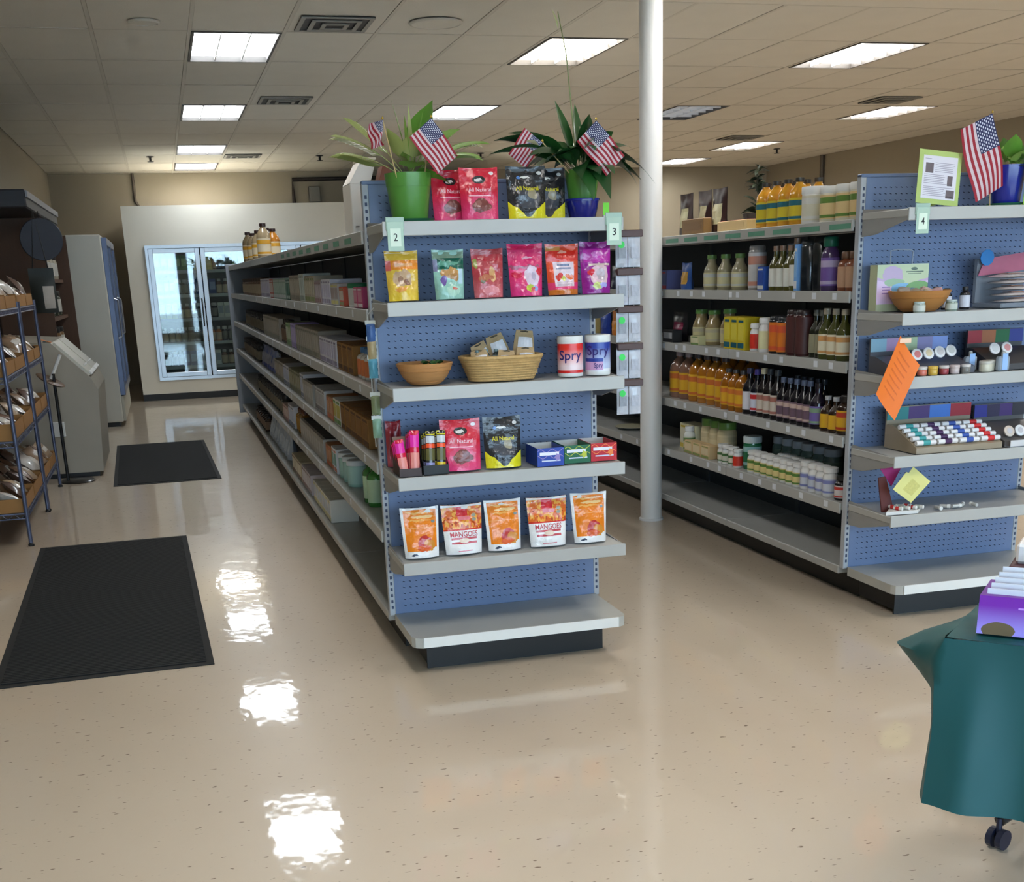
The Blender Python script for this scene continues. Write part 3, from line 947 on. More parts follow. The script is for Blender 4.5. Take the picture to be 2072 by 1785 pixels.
sweet('hot pink fruit sweets pouch standing between red pouches', .558, .138, .191, rgb(226, 52, 112), [('rect', 0, .88, 1, 1, rgb(212, 30, 84)), ('vgrad', .35, 0, rgb(216, 48, 124)), ('blob', .54, .73, .16, .025, rgb(240, 180, 200)), ('blob', .4, .55, .5, .03, rgb(170, 80, 110)), ('blob', .66, .37, .24, .19, rgb(220, 196, 210)), ('blob', .2, .42, .16, .07, rgb(206, 24, 70)), ('blob', .7, .39, .08, .07, rgb(186, 170, 190)), ('blob', .60, .15, .14, .055, rgb(190, 196, 60)), ('blob', .76, .13, .1, .05, rgb(150, 170, 220)), ('blob', .68, .11, .07, .04, rgb(214, 70, 70)), ('blob', .9, .46, .09, .06, rgb(210, 30, 50))], .0)
sweet('orange and red fruit drops pouch with a white window', .703, .132, .186, rgb(226, 78, 40), [('rect', 0, .88, 1, 1, rgb(212, 70, 44)), ('rect', .0, .86, .45, .98, rgb(206, 136, 70)), ('rect', 0, .66, 1, .86, rgb(220, 44, 34)), ('blob', .5, .83, .14, .025, rgb(244, 170, 150)), ('rect', 0, .0, 1, .10, rgb(206, 112, 34)), ('rect', 0, .1, 1, .24, rgb(228, 60, 110)), ('rect', .2, .16, .84, .64, rgb(226, 206, 214)), ('rect', .32, .56, .70, .60, rgb(120, 130, 160)), ('rect', .28, .50, .74, .53, rgb(120, 130, 160)), ('blob', .36, .35, .12, .075, rgb(206, 50, 44)), ('blob', .70, .36, .13, .05, rgb(226, 110, 60)), ('blob', .5, .30, .09, .04, rgb(200, 196, 90)), ('hstripes', 7, .26, .17, .78, .25, rgb(180, 150, 160))], .0)
sweet('purple fruit sweets pouch at the end of the row', .836, .126, .192, rgb(150, 28, 140), [('rect', 0, .86, 1, 1, rgb(126, 14, 116)), ('rect', .1, .60, 1, .84, rgb(188, 44, 160)), ('blob', .56, .76, .2, .05, rgb(206, 110, 190)), ('blob', .58, .34, .32, .22, rgb(220, 180, 190)), ('rect', .25, .53, .95, .57, rgb(206, 180, 170)), ('blob', .64, .36, .15, .13, rgb(190, 170, 176)), ('blob', .3, .42, .11, .055, rgb(212, 32, 52)), ('blob', .5, .15, .2, .055, rgb(196, 206, 120)), ('blob', .72, .15, .14, .055, rgb(166, 160, 220))], .0)

# bottom row: dried mango pouches
ORG = print_mat(rgb(240, 238, 236), [('rect', .07, .13, .93, .95, rgb(236, 130, 20)), ('vgrad', .0, .0001, rgb(236, 130, 20))][:1] + [('blob', .5, .88, .36, .02, rgb(250, 190, 110)), ('blob', .55, .80, .30, .025, rgb(250, 206, 140)), ('blob', .5, .74, .30, .02, rgb(248, 176, 90)), ('rect', .07, .585, .93, .595, rgb(250, 180, 110)),
    ('blob', .60, .28, .20, .15, rgb(190, 44, 38)), ('blob', .72, .24, .16, .13, rgb(214, 140, 50)), ('blob', .56, .18, .2, .06, rgb(216, 90, 30)), ('blob', .25, .06, .1, .022, rgb(70, 76, 96)), ('ell', .84, .7, .05, .028, rgb(120, 128, 120)), ('blob', .93, .14, .12, .05, rgb(240, 238, 236))], .2, .1)
MNG = print_mat(rgb(240, 238, 236), [('rect', 0, .49, 1, 1, rgb(222, 104, 34)), ('speck', 9, .52, 0, .5, 1, 1, rgb(238, 166, 62)), ('speck', 12, .60, 0, .5, 1, .8, rgb(176, 66, 20)), ('rect', 0, .475, 1, .505, rgb(206, 40, 26)), ('rect', .36, .76, .64, .99, rgb(214, 26, 46)), ('rect', .38, .68, .68, .755, rgb(226, 120, 130)), ('ell', .79, .76, .06, .035, rgb(160, 160, 140)), ('ell', .79, .68, .06, .035, rgb(150, 150, 136)),
    ('hstripes', 3, .16, .205, .84, .335, rgb(196, 74, 84)), ('ell', .5, .27, .14, .05, rgb(236, 214, 196)), ('rect', .3, .055, .7, .075, rgb(216, 130, 140))], .22, .1)
for i, (x, kind, h, lb) in enumerate([(.098, 0, .196, 'first orange dried mango pouch on the lowest shelf by the mats'), (.266, 1, .194, 'white and orange mango pouch with red lettering next to the first orange pouch'), (.432, 0, .2, 'middle orange dried mango pouch of the lowest shelf'),
                           (.613, 1, .196, 'white and orange mango pouch with red lettering beside the last orange pouch'), (.79, 0, .2, 'last orange dried mango pouch on the lowest shelf by the column')]):
    t, o, S = pouch('mango_pouch', lb, 'snack pouch', (x, -.278, Z5 + .002), .152 if kind == 0 else .166, h, .06, MNG if kind else ORG, rgb(236, 234, 232), (-.02, .03, .02, 0, -.02)[i], .1, .13)
    if kind:
        lettering('MANGOES', lambda u, v: S(u, v, .0014), .14, .345, .86, .455, mat(rgb(192, 60, 72), .4, 0, 0), o)

# third shelf: bowl, basket, gum tubs
WOOD = mat(rgb(190, 136, 82), .5, 0, .18, 14, stretch=(1, 1, 7), bump=.25, bscale=60)
def bowl(name, label, loc, r, h, m):
    t = thing(name, label, 'bowl', loc)
    prof = [(r * .5, 0), (r * .56, .004), (r * .78, h * .35), (r * .93, h * .75), (r, h), (r * .97, h + .002), (r * .90, h * .78), (r * .74, h * .4), (r * .5, h * .12), (.001, h * .1)]
    obj('shell', MB().lathe(prof, 36, capt=False).mesh('shell', 60), m, t)
    rings = MB()
    for k in range(5):
        f = .15 + k * .17
        rr = r * (.6 + .4 * min(1, f * 1.15)) if f < .9 else r
        rr = r * (.56 + (.93 - .56) * min(1, f / .75))
        rings.lathe([(rr - .003, h * f - .004), (rr + .0035, h * f), (rr - .003, h * f + .004)], 36, capb=False, capt=False)
    obj('coil', rings.mesh('coil', 60), m, t)
    return t
bowl('woven_bowl', 'small coiled tan bowl holding green leaves on the third shelf', (.157, -.235, Z3), .108, .078, WOOD)
LEAFD = mat(rgb(58, 92, 44), .5, 0, .2)
lf = thing('green_packet', 'green leafy packet lying in the small coiled bowl', 'packet', (.185, -.235, Z3 + .05))
obj('wrapper', MB().grid(lambda u, v: ((u - .5) * .08, (v - .5) * .06, .03 + .008 * math.sin(9 * u) * math.cos(7 * v)), 8, 6), LEAFD, lf)
obj('underside', MB().grid(lambda u, v: ((u - .5) * .075, (v - .5) * .055, .018), 4, 3), LEAFD, lf)
# wicker basket
bk_ = thing('wicker_basket', 'oval wicker basket filled with labelled cloth bags on the third shelf', 'basket', (.458, -.225, Z3))
WICK = mat(rgb(196, 160, 104), .65, 0, .2, 40, bump=.3, bscale=80)
mb = MB()
rows_ = 9
for k in range(rows_):
    zz = .006 + k * .0092
    f = k / (rows_ - 1)
    a_, b_ = .125 + .03 * f, .075 + .02 * f
    pts = []
    for i in range(49):
        an = 2 * PI * i / 48
        wob = .003 * math.sin(24 * an + (k % 2) * PI)
        ce, se = math.cos(an), math.sin(an)
        e = .75
        pts.append(((a_ + wob) * math.copysign(abs(ce) ** e, ce), (b_ + wob) * math.copysign(abs(se) ** e, se), zz))
    mb.tube(pts, .0052, 5, cap=False)
obj('weave', mb.mesh('weave', 60), WICK, bk_)
obj('bottom', MB().lathe([(.001, .004), (1, .004), (1, .008), (.001, .008)], 32, sx=.12, sy=.07), WICK, bk_)
stk = MB()
for i in range(24):
    an = 2 * PI * i / 24
    ce, se = math.cos(an), math.sin(an)
    q = lambda a_, b_: (a_ * math.copysign(abs(ce) ** .75, ce), b_ * math.copysign(abs(se) ** .75, se))
    p0, p1 = q(.125, .075), q(.156, .096)
    stk.tube([(p0[0], p0[1], .004), (p1[0], p1[1], .088)], .003, 5)
obj('stake', stk, WICK, bk_)
rim = []
for i in range(49):
    an = 2 * PI * i / 48
    ce, se = math.cos(an), math.sin(an)
    rim.append((.157 * math.copysign(abs(ce) ** .75, ce), .097 * math.copysign(abs(se) ** .75, se), .088))
obj('rim', MB().tube(rim, .0075, 7, cap=False).mesh('rim', 60), WICK, bk_)
CLOTH = mat(rgb(190, 160, 118), .8, 0, .2, 50, bump=.2, bscale=120)
def cloth_bag(label, loc, rot, s=1.0, clear=False):
    t = thing('cloth_bag', label, 'bag', loc)
    t.rotation_euler = rot
    def S(u, v):
        return ((u - .5) * .09 * s * (1 - .25 * v * v), -.025 * s * math.sin(PI * u) * math.sin(PI * min(1, v * 1.05)) ** .6 - .001, v * .105 * s)
    m = CLOTH
    obj('sack', MB().grid(S, 10, 10).grid(lambda u, v: (S(u, v)[0], -S(u, v)[1], S(u, v)[2]), 10, 10, flip=True).mesh('sack', 70), m, t)
    obj('tie', MB().tube([(-.02 * s, 0, .098 * s), (0, -.012 * s, .10 * s), (.02 * s, 0, .098 * s), (0, .012 * s, .10 * s), (-.02 * s, 0, .098 * s)], .003, 5), mat(rgb(90, 80, 66), .7), t)
    obj('paper_label', MB().grid(lambda u, v: (lambda q: (q[0], q[1] - .002, q[2]))(S(.14 + .72 * u, .12 + .62 * v)), 6, 6), mat(rgb(232, 228, 230), .6, 0, .04, 30), t)
for lb, l, ro, s in [('cloth bag with white label standing tallest in the wicker basket', (.555, -.20, Z3 + .075), (-.1, .12, .1), 1.0), ('cloth bag with white label leaning beside the tallest one in the basket', (.475, -.18, Z3 + .07), (-.1, -.3, .05), .95), ('cloth bag with white label low at the open end of the basket', (.385, -.25, Z3 + .025), (-.35, -.15, 0), .9),
                     ('cloth bag with white label low at the front middle of the basket', (.47, -.262, Z3 + .02), (-.3, .1, 0), .9), ('cloth bag with white label low at the basket end by the gum tubs', (.55, -.262, Z3 + .022), (-.3, .05, 0), .95), ('cloth bag slumped at the back of the wicker basket', (.41, -.17, Z3 + .05), (.1, -.4, .2), .9)]:
    cloth_bag(lb, l, ro, s)
for i, (dx, lb) in enumerate([(-.085, 'small dark vial at the open end of the wicker basket'), (-.045, 'small dark vial in the middle of the wicker basket'), (-.005, 'small dark vial by the cloth bags in the basket')]):
    bottle('vial', lb, 'vials in the wicker basket', (.45 + dx, -.225 + .01 * i, Z3 + .055), .3, .012, .06, rgb(50, 62, 60), rgb(120, 140, 140), rgb(170, 180, 176), cat='vial')
# gum tubs
def gum_tub(label, x, y, ground, top, foot):
    t = thing('gum_tub', label, 'tub', (x, y, Z3))
    r, h = .05, .152
    m = print_mat(ground, [('vgrad', .25, .8, top), ('rect', 0, .0, 1, .10, foot), ('rect', 0, .92, 1, 1, top)], .35, 0, 0)
    obj('body', MB().lathe([(r * .94, 0), (r * .98, .004), (r * .98, .015), (r * .98, .127)], 30).mesh('body', 40), WHITE, t)
    obj('wrap_label', MB().lathe([(r, .014), (r, .05), (r, .09), (r, .124)], 36, capb=False, capt=False, uv=True).mesh('wrap_label', 60), m, t)
    obj('lid', MB().lathe([(r * .99, .124), (r * 1.01, .126), (r * 1.01, .149), (r * .97, h)], 36).mesh('lid', 40), WHITE, t)
    return t
def cyl_fn(r):
    return lambda u, v: (r * math.sin(u), -r * math.cos(u), v)
NAVY = mat(rgb(44, 34, 110), .4, 0, 0)
t1 = gum_tub('red and white chewing gum tub with purple lettering', .735, -.235, rgb(244, 216, 216), rgb(226, 44, 34), rgb(220, 34, 30))
lettering('Spry', cyl_fn(.0512), -1.22, .052, .62, .100, NAVY, t1)
t2 = gum_tub('blue and white chewing gum tub with a pink panel', .848, -.235, rgb(196, 206, 232), rgb(44, 66, 160), rgb(236, 236, 240))
lettering('Spry', cyl_fn(.0512), -1.22, .066, .62, .112, NAVY, t2)
pp = MB().grid(lambda u, v: cyl_fn(.0511)(-1.5 + 1.6 * u, .020 + .032 * v), 12, 1)
obj('pink_panel', pp, mat(rgb(206, 160, 200), .4, 0, .05), t2)
obj('blue_ribbon', MB().grid(lambda u, v: cyl_fn(.0510)(-1.5 + 1.6 * u, .052 + .013 * v), 12, 1), mat(rgb(40, 60, 150), .4, 0, .05), t2)
lettering('Spry', cyl_fn(.0515), -.62, .024, .05, .048, NAVY, t2)

# fourth shelf: counter boxes
def open_box(name, label, loc, w, d, h, back_h, col, inside, rz=0, cat='display box'):
    t = thing(name, label, cat, loc, rz)
    th_ = .002
    cm = mat(col, .5, 0, .05)
    obj('front_wall', MB().box(-w / 2, 0, 0, w / 2, th_, h), cm, t)
    obj('side_wall', MB().prism([(0.002, 0), (d, 0), (d, back_h), (0.002, h)], -w / 2, -w / 2 + th_, 'x'), cm, t)
    obj('side_wall', MB().prism([(0.002, 0), (d, 0), (d, back_h), (0.002, h)], w / 2 - th_, w / 2, 'x'), cm, t)
    obj('back_wall', MB().box(-w / 2 + th_, d - th_, 0, w / 2 - th_, d, back_h), mat(inside, .6, 0, .05), t)
    obj('floor_panel', MB().box(-w / 2 + th_, th_, 0, w / 2 - th_, d - th_, th_), mat(inside, .6, 0, .05), t)
    return t
for x, y, col, sw, lb in [(.615, -.335, rgb(34, 66, 160), rgb(150, 130, 190), 'open blue gum counter box with wavy lines'), (.733, -.31, rgb(22, 98, 62), rgb(190, 196, 60), 'open green gum counter box with wavy lines'), (.846, -.30, rgb(196, 26, 40), rgb(240, 130, 60), 'open red gum counter box with wavy lines')]:
    t = open_box('gum_box', lb, (x, y, Z4), .108, .16, .07, .072, col, rgb(206, 204, 198))
    obj('title_panel', MB().box(-.044, -.0012, .042, .034, 0, .054), mat(rgb(232, 232, 240), .5, 0, .02), t)
    obj('title_panel', MB().box(-.036, -.0012, .018, .040, 0, .023), mat(rgb(206, 214, 232), .5, 0, .02), t)
    wv = MB()
    for zz, ph in ((.058, 0), (.034, 2)):
        wv.grid(lambda u, v: (-.052 + .104 * u, -.0008, zz + .006 * math.sin(14 * u + ph) + .003 * v), 24, 1)
    obj('wave', wv, mat(sw, .5, 0, 0), t)
    obj('emblem', MB().prism([(.028 + .013 * math.cos(a * PI / 5) * (1 if a % 2 else .7), .033 + .016 * math.sin(a * PI / 5) * (1 if a % 2 else .7)) for a in range(10)], -.0016, 0, 'y'), mat(sw, .5, 0, .1), t)
def bar(label, loc, rot, w, h, col, bands, group):
    t = thing('candy_bar', label, 'candy bar', loc, 0, group)
    t.rotation_euler = rot
    S = lambda u, v: ((u - .5) * w, -.008 * math.sin(PI * u) * (1 if .06 < v < .94 else .1) - .0004, v * h)
    obj('wrapper', MB().grid(S, 6, 14).grid(lambda u, v: (S(u, v)[0], -S(u, v)[1], S(u, v)[2]), 6, 14, flip=True).mesh('wrapper', 60), mat(col, .25, 0, .06, coat=.4), t)
    for v0, v1, c_ in bands:
        obj('print_band', MB().grid(lambda u, v: (lambda q: (q[0], q[1] - .0009, q[2]))(S(.04 + .92 * u, v0 + (v1 - v0) * v)), 6, 4), mat(c_, .35, 0, .05), t)
    return t
pk = open_box('candy_display', 'dark counter box of pink and red candy bars', (.062, -.335, Z4), .084, .14, .03, .135, rgb(60, 40, 36), rgb(190, 150, 130))
for i in range(2):
    for j in range(3):
        bar('%s pink and red candy bar, %s column of its box' % (('front', 'middle', 'rear')[j], ('outer', 'inner')[i]), (.042 + i * .040, -.322 + j * .042, Z4 + .004), (-.16, (-.1, .06)[i], .05), .036, (.135, .165)[i] - .012 * j, rgb(206, 24, 60), [(.62, .97, rgb(226, 40, 160)), (.12, .5, rgb(226, 140, 130))], 'pink and red candy bars')
bk2 = open_box('candy_display', 'black counter box of dark candy bars with coloured spots', (.163, -.325, Z4), .098, .14, .035, .14, rgb(22, 22, 22), rgb(60, 60, 56))
for i in range(2):
    for j in range(3):
        bar('%s dark candy bar with orange spot, %s column of its box' % (('front', 'middle', 'rear')[j], ('pink side', 'pouch side')[i]), (.143 + i * .042, -.312 + j * .042, Z4 + .004), (-.14, .06, .0), .036, .158 - .012 * j, rgb(34, 33, 30), [(.9, .99, rgb(214, 200, 40)), (.72, .88, rgb(200, 204, 206)), (.60, .70, rgb(240, 84, 36)), (.05, .25, rgb(226, 190, 36) if i else rgb(140, 136, 180)), (.3, .58, rgb(96, 92, 48))], 'dark candy bars')
t, o, S = pouch('jerky_pouch', 'dark red pouch with gold emblem hanging at the shelf corner', 'snack pouch', (.052, -.055, Z4 + .002), .062, .18, .03, print_mat(rgb(150, 34, 44), [('vgrad', .4, 0, rgb(190, 84, 96)), ('blob', .5, .5, .2, .1, rgb(190, 150, 70))], .3, .1), rgb(140, 30, 40), 0, .0, .05)

# ================================================================== plants, flags and bag on top of the first shelving run
POTG = mat(rgb(80, 138, 52), .4, 0, .05, 6, coat=.2)
SOIL = mat(rgb(60, 46, 34), .9, 0, .3, 60)
def pot(name, label, loc, r, h, m, saucer=None):
    t = thing(name, label, 'potted plant', loc)
    z = 0.0
    if saucer:
        obj('saucer', MB().lathe([(r * .8, 0), (r * 1.02, .004), (r * 1.06, .014), (r * 1.02, .014), (r * .95, .006), (.001, .006)], 28, capt=False).mesh('saucer', 50), saucer, t)
        z = .007
    obj('pot', MB().lathe([(r * .74, z), (r * .76, z + .003), (r * .93, z + h * .72), (r * .95, z + h * .72), (r * 1.0, z + h * .98), (r, z + h), (r * .95, z + h), (r * .90, z + h * .8), (.001, z + h * .8)], 32, capt=False).mesh('pot', 40), m, t)
    obj('soil', MB().lathe([(.001, z + h * .86), (r * .9, z + h * .85), (r * .88, z + h * .81)], 20), SOIL, t)
    return t, z + h * .84
def leaf(t, base, az, el, ln, wd, droop, m, name='leaf', stalk=.25, shape='lance', fold=.25, twist=None):
    """one arching blade on its stalk"""
    d = Vector((math.cos(az) * math.cos(el), math.sin(az) * math.cos(el), math.sin(el)))
    side = Vector((-math.sin(az), math.cos(az), 0))
    tw = R.uniform(-.9, .9) if twist is None else twist
    nrm = d.cross(side)
    side = side * math.cos(tw) + nrm * math.sin(tw)
    def P(s):
        return Vector(base) + d * (ln * s) + Vector((0, 0, -droop * ln * s * s))
    def wid(s):
        if s < stalk:
            return .0018
        k = (s - stalk) / (1 - stalk)
        if shape == 'heart':
            return wd * (math.sqrt(max(0, 1 - (2 * min(k * 1.0, 1) - .7) ** 2 / 1.69)) if k > .02 else .4) * (1 - k ** 3)
        return wd * max(.0, math.sin(PI * min(1, k ** .8))) + .0008
    mb = MB()
    n = 12
    def S(u, v):
        p = P(v)
        w = wid(v)
        q = p + side * ((u - .5) * w) + nrm * (fold * abs(u - .5) * w * math.cos(tw))
        return tuple(q)
    mb.grid(S, 4, n)
    mb.grid(lambda u, v: (S(u, v)[0], S(u, v)[1], S(u, v)[2] - .0008), 4, n, flip=True)
    return obj(name, mb.mesh(name, 80), m, t)
# palm and pothos in the green pot
t, zs = pot('flower_pot', 'bright green flower pot with palm and pothos leaves', (.148, -.165, Z1), .086, .165, POTG, mat(rgb(20, 84, 58), .35, 0, .05))
PALE = mat(rgb(128, 164, 74), .5, 0, .15, 20)
PALE2 = mat(rgb(150, 160, 92), .5, 0, .15, 20)
MIDG = mat(rgb(96, 148, 52), .45, 0, .12, 20)
def frond(az, el, ln, droop, m, n=11):
    """a palm frond: arching rib with paired leaflets"""
    d = Vector((math.cos(az) * math.cos(el), math.sin(az) * math.cos(el), math.sin(el)))
    side = Vector((-math.sin(az), math.cos(az), 0))
    P = lambda s: Vector((0, 0, zs)) + d * (ln * s) + Vector((0, 0, -droop * ln * s * s))
    rb = obj('frond', MB().tube([P(k / 8) for k in range(9)], [.0022 - .0002 * k for k in range(9)], 5), m, t)
    for k in range(n):
        s = .38 + .62 * k / n
        p = P(s)
        dd = (P(min(1, s + .05)) - P(s - .05)).normalized()
        for sg in (-1, 1):
            q = p + (dd * .75 + side * sg * .8 - Vector((0, 0, .25))).normalized() * (.085 * (1.15 - .5 * abs(k / n - .4)))
            mm = (p + q) / 2
            nv = (q - p).cross(Vector((0, -.8, .6))).normalized() * .0085
            obj('leaflet', MB().add([p, mm + nv, q, mm - nv, mm + Vector((0, 0, .002))], [(0, 1, 4), (1, 2, 4), (2, 3, 4), (3, 0, 4), (0, 3, 2, 1)]), m, rb)
frond(3.05, .85, .36, .31, PALE2)
frond(.05, .80, .39, .37, PALE)
frond(2.7, 1.0, .34, .22, PALE2)
frond(-.3, .75, .33, .42, PALE)
frond(3.4, .6, .30, .25, PALE2)
frond(.5, 1.0, .33, .3, PALE)
for az, el, ln, wd, dr, m, sh in [(.15, 1.2, .33, .12, .10, MIDG, 'heart'), (-.6, 1.15, .27, .09, .25, PALE, 'heart'), (2.6, 1.35, .30, .022, .05, PALE, 'lance'), (3.4, 1.25, .24, .07, .2, PALE2, 'heart'), (-1.4, .9, .17, .10, .45, PALE, 'heart'), (-.9, 1.0, .20, .08, .35, MIDG, 'heart'),
                                 (1.5, 1.45, .27, .016, .02, PALE2, 'lance'), (-2.2, 1.0, .19, .07, .4, PALE2, 'heart'), (-.3, .55, .2, .05, .6, MIDG, 'lance'), (.1, .65, .24, .04, .75, MIDG, 'lance'), (-1.9, 1.3, .24, .018, .05, PALE, 'lance'), (-1.1, 1.3, .22, .09, .2, PALE2, 'heart'), (-.2, 1.35, .26, .016, .05, PALE, 'lance'), (2.0, 1.1, .24, .08, .3, PALE, 'heart')]:
    leaf(t, (R.uniform(-.02, .02), R.uniform(-.02, .02), zs), az, el, ln, wd, dr, m, stalk=.45 if sh == 'heart' else .2, shape=sh)
# peace lily
t, zs = pot('flower_pot', 'green pot with dark arching lily leaves and one tall stalk', (.82, -.16, Z1 + .052), .066, .125, POTG)
DG = [mat(rgb(24, 66, 28), .35, 0, .15, 20, coat=.3), mat(rgb(36, 84, 34), .35, 0, .15, 20, coat=.3), mat(rgb(52, 100, 44), .4, 0, .15, 20, coat=.3)]
for i in range(24):
    az = 2.4 * i + R.uniform(-.2, .2)
    el = R.uniform(.75, 1.25)
    leaf(t, (.015 * math.cos(az), .015 * math.sin(az), zs), az, el, R.uniform(.27, .36), R.uniform(.055, .075), R.uniform(.45, .8), DG[i % 3], stalk=.3)
for az, el, ln, wd, dr in [(3.05, .80, .46, .06, .44), (3.3, .62, .45, .06, .42), (2.8, .9, .42, .06, .40), (3.7, .7, .38, .06, .5), (2.9, 1.0, .36, .05, .45), (3.5, .9, .33, .055, .6), (.1, .95, .33, .085, .80), (-.25, 1.05, .34, .085, .85), (-.1, .75, .30, .08, .75), (2.6, 1.3, .32, .055, .12), (1.6, 1.4, .30, .06, .12), (-1.6, 1.25, .29, .07, .25), (-1.5, .7, .22, .09, .7), (-1.2, .8, .25, .09, .75), (-1.9, .7, .24, .085, .75), (-2.4, .9, .28, .08, .6), (-.35, .85, .40, .10, .85), (-.1, 1.0, .38, .10, .95), (.25, .9, .36, .09, .8), (-1.65, .85, .25, .10, 1.15), (-1.3, .8, .25, .10, 1.1)]:
    leaf(t, (.015 * math.cos(az), .015 * math.sin(az), zs), az, el, ln, wd, dr, DG[R.randrange(2)], stalk=.22, twist=-.5 if abs(az) < .6 else None)
stalkm = mat(rgb(128, 140, 92), .5)
obj('flower_stalk', MB().tube([(-.02, 0, zs), (-.03, .01, zs + .2), (-.05, .01, zs + .42), (-.082, .0, zs + .56)], [.003, .0025, .002, .0018], 6), stalkm, t)
leaf(t, (-.082, 0, zs + .50), 2.2, 1.25, .085, .03, .1, mat(rgb(150, 160, 96), .5), 'spathe', stalk=.02)
leaf(t, (-.20, -.10, zs + .10), 3.0, .5, .05, .02, .2, mat(rgb(196, 190, 150), .5), 'spathe', stalk=.02)
leaf(t, (.0, -.06, zs + .13), 3.6, .9, .06, .028, .2, mat(rgb(214, 208, 168), .5), 'spathe', stalk=.02)
bb = thing('blue_bowl', 'glossy cobalt blue pot under the green lily pot', 'pot', (.82, -.16, Z1))
obj('shell', MB().lathe([(.045, 0), (.05, .004), (.061, .05), (.064, .068), (.061, .068), (.055, .05), (.001, .048)], 28, capt=False).mesh('shell', 50), mat(rgb(22, 30, 128), .15, 0, .03, coat=.5), bb)
obj('rim', MB().lathe([(.063, .064), (.067, .067), (.067, .073), (.0675, .074), (.0645, .074), (.0645, .064)], 28).mesh('rim', 50), mat(rgb(26, 36, 140), .15, 0, .03, coat=.5), bb)
lc = thing('lime_card', 'small lime green card standing beside the cobalt blue pot', 'card', (.895, -.22, Z1))
obj('card', MB().box(-.012, -.001, .012, .012, .001, .056), mat(rgb(124, 226, 44), .5, 0, .02), lc)
obj('base', MB().box(-.014, -.008, 0, .014, .008, .012, .002), mat(rgb(200, 206, 200), .4), lc)

FLAGM = print_mat(rgb(206, 186, 192), [('hstripes', 13, 0, 0, 1, 1, rgb(150, 26, 44)), ('rect', 0, .4615, .44, 1, rgb(34, 38, 84)), ('dots', 8, 9, .30, .01, .47, .43, .99, rgb(206, 208, 220))], .7, 0, .0, coat=0)
STICK = mat(rgb(196, 170, 120), .5)
def flag(label, base, tip, w, h, ang, amp, waves, rz=0.0, squeeze=1.0, limp=0.0):
    """small hand flag: stick plus waving cloth hung from its top, cloth turned by ang in its own plane"""
    t = thing('hand_flag', label, 'flag', base, 0, 'small striped hand flags')
    tv = Vector(tip) - Vector(base)
    obj('stick', MB().tube([(0, 0, 0), tuple(tv)], .0022, 6), STICK, t)
    obj('finial', MB().lathe([(.001, 0), (.004, .003), (.004, .006), (.001, .011)], 10, tuple(tv)), mat(rgb(206, 170, 70), .3, .6), t)
    ca, sa = math.cos(ang), math.sin(ang)
    cz, sz = math.cos(rz), math.sin(rz)
    def S(u, v):
        fx, fy = u * w, (v - 1) * h
        fx *= squeeze if limp else 1
        dx = (fx * ca - fy * sa) * squeeze
        dz = fx * sa + fy * ca
        y = amp * math.sin(waves * PI * u + 2.2 * v) * (.25 + u) + limp * .02 * math.sin(6 * v + 3 * u)
        return (tv.x + dx * cz - y * sz, tv.y + dx * sz + y * cz - .004, tv.z + dz)
    mb = MB().grid(S, 28, 16)
    mb.grid(lambda u, v: (S(u, v)[0], S(u, v)[1] + .0008, S(u, v)[2]), 28, 16, flip=True)
    obj('cloth', mb.mesh('cloth', 80), FLAGM, t)
    return t
flag('small flag hanging limp over the outer rim of the green flower pot', (.098, -.225, Z1 + .14), (.050, -.262, 2.026), .15, .10, -1.42, .012, 2.2, .3, .55, 1.0)
flag('small flag spread open in front of the palm leaves', (.196, -.215, Z1 + .14), (.222, -.275, 2.03), .155, .105, -.92, .008, 2.0, .05)
flag('small flag half hidden behind the dark lily leaves', (.76, -.19, Z1 + .165), (.655, -.20, 1.955), .11, .085, -2.2, .008, 2.0, .0)
flag('small flag spread over the lily leaves next to the column', (.835, -.2, Z1 + .165), (.835, -.29, 2.02), .165, .105, -.82, .009, 2.0, .0)

# white tote and paper bag standing on the shelf top behind the end panel
tb = thing('paper_tote', 'tall white paper tote with handle holes behind the peg panel', 'bag', (.02, .42, 1.667))
mb = MB().box(0, 0, 0, .085, .22, .2, .004)
obj('bag_body', mb, mat(rgb(232, 228, 222), .6, 0, .03), tb)
obj('bag_top', MB().prism([(0, .2), (.085, .2), (.11, .275), (.055, .29)], .004, .216, 'y'), mat(rgb(236, 232, 226), .6, 0, .03), tb)
obj('fold_strip', MB().box(.05, .01, .287, .115, .21, .297, .002), mat(rgb(222, 214, 196), .6), tb)
obj('rivet', MB().lathe([(.008, 0), (.008, .003)], 10, (.02, -.003, .03)), BLACK, tb)
pb = thing('paper_bag', 'brown printed bag standing between the white tote and the peg panel', 'bag', (.13, .36, 1.667))
obj('body', MB().box(0, 0, 0, .07, .12, .2, .006), mat(rgb(178, 116, 54), .6, 0, .15, 20), pb)
obj('crimped_top', MB().prism([(0, .2), (.07, .2), (.045, .26), (.02, .26)], .005, .115, 'y'), mat(rgb(120, 62, 36), .5, 0, .1), pb)
obj('print_band', MB().box(.005, -.0015, .13, .065, 0, .17), mat(rgb(120, 150, 180), .5), pb)

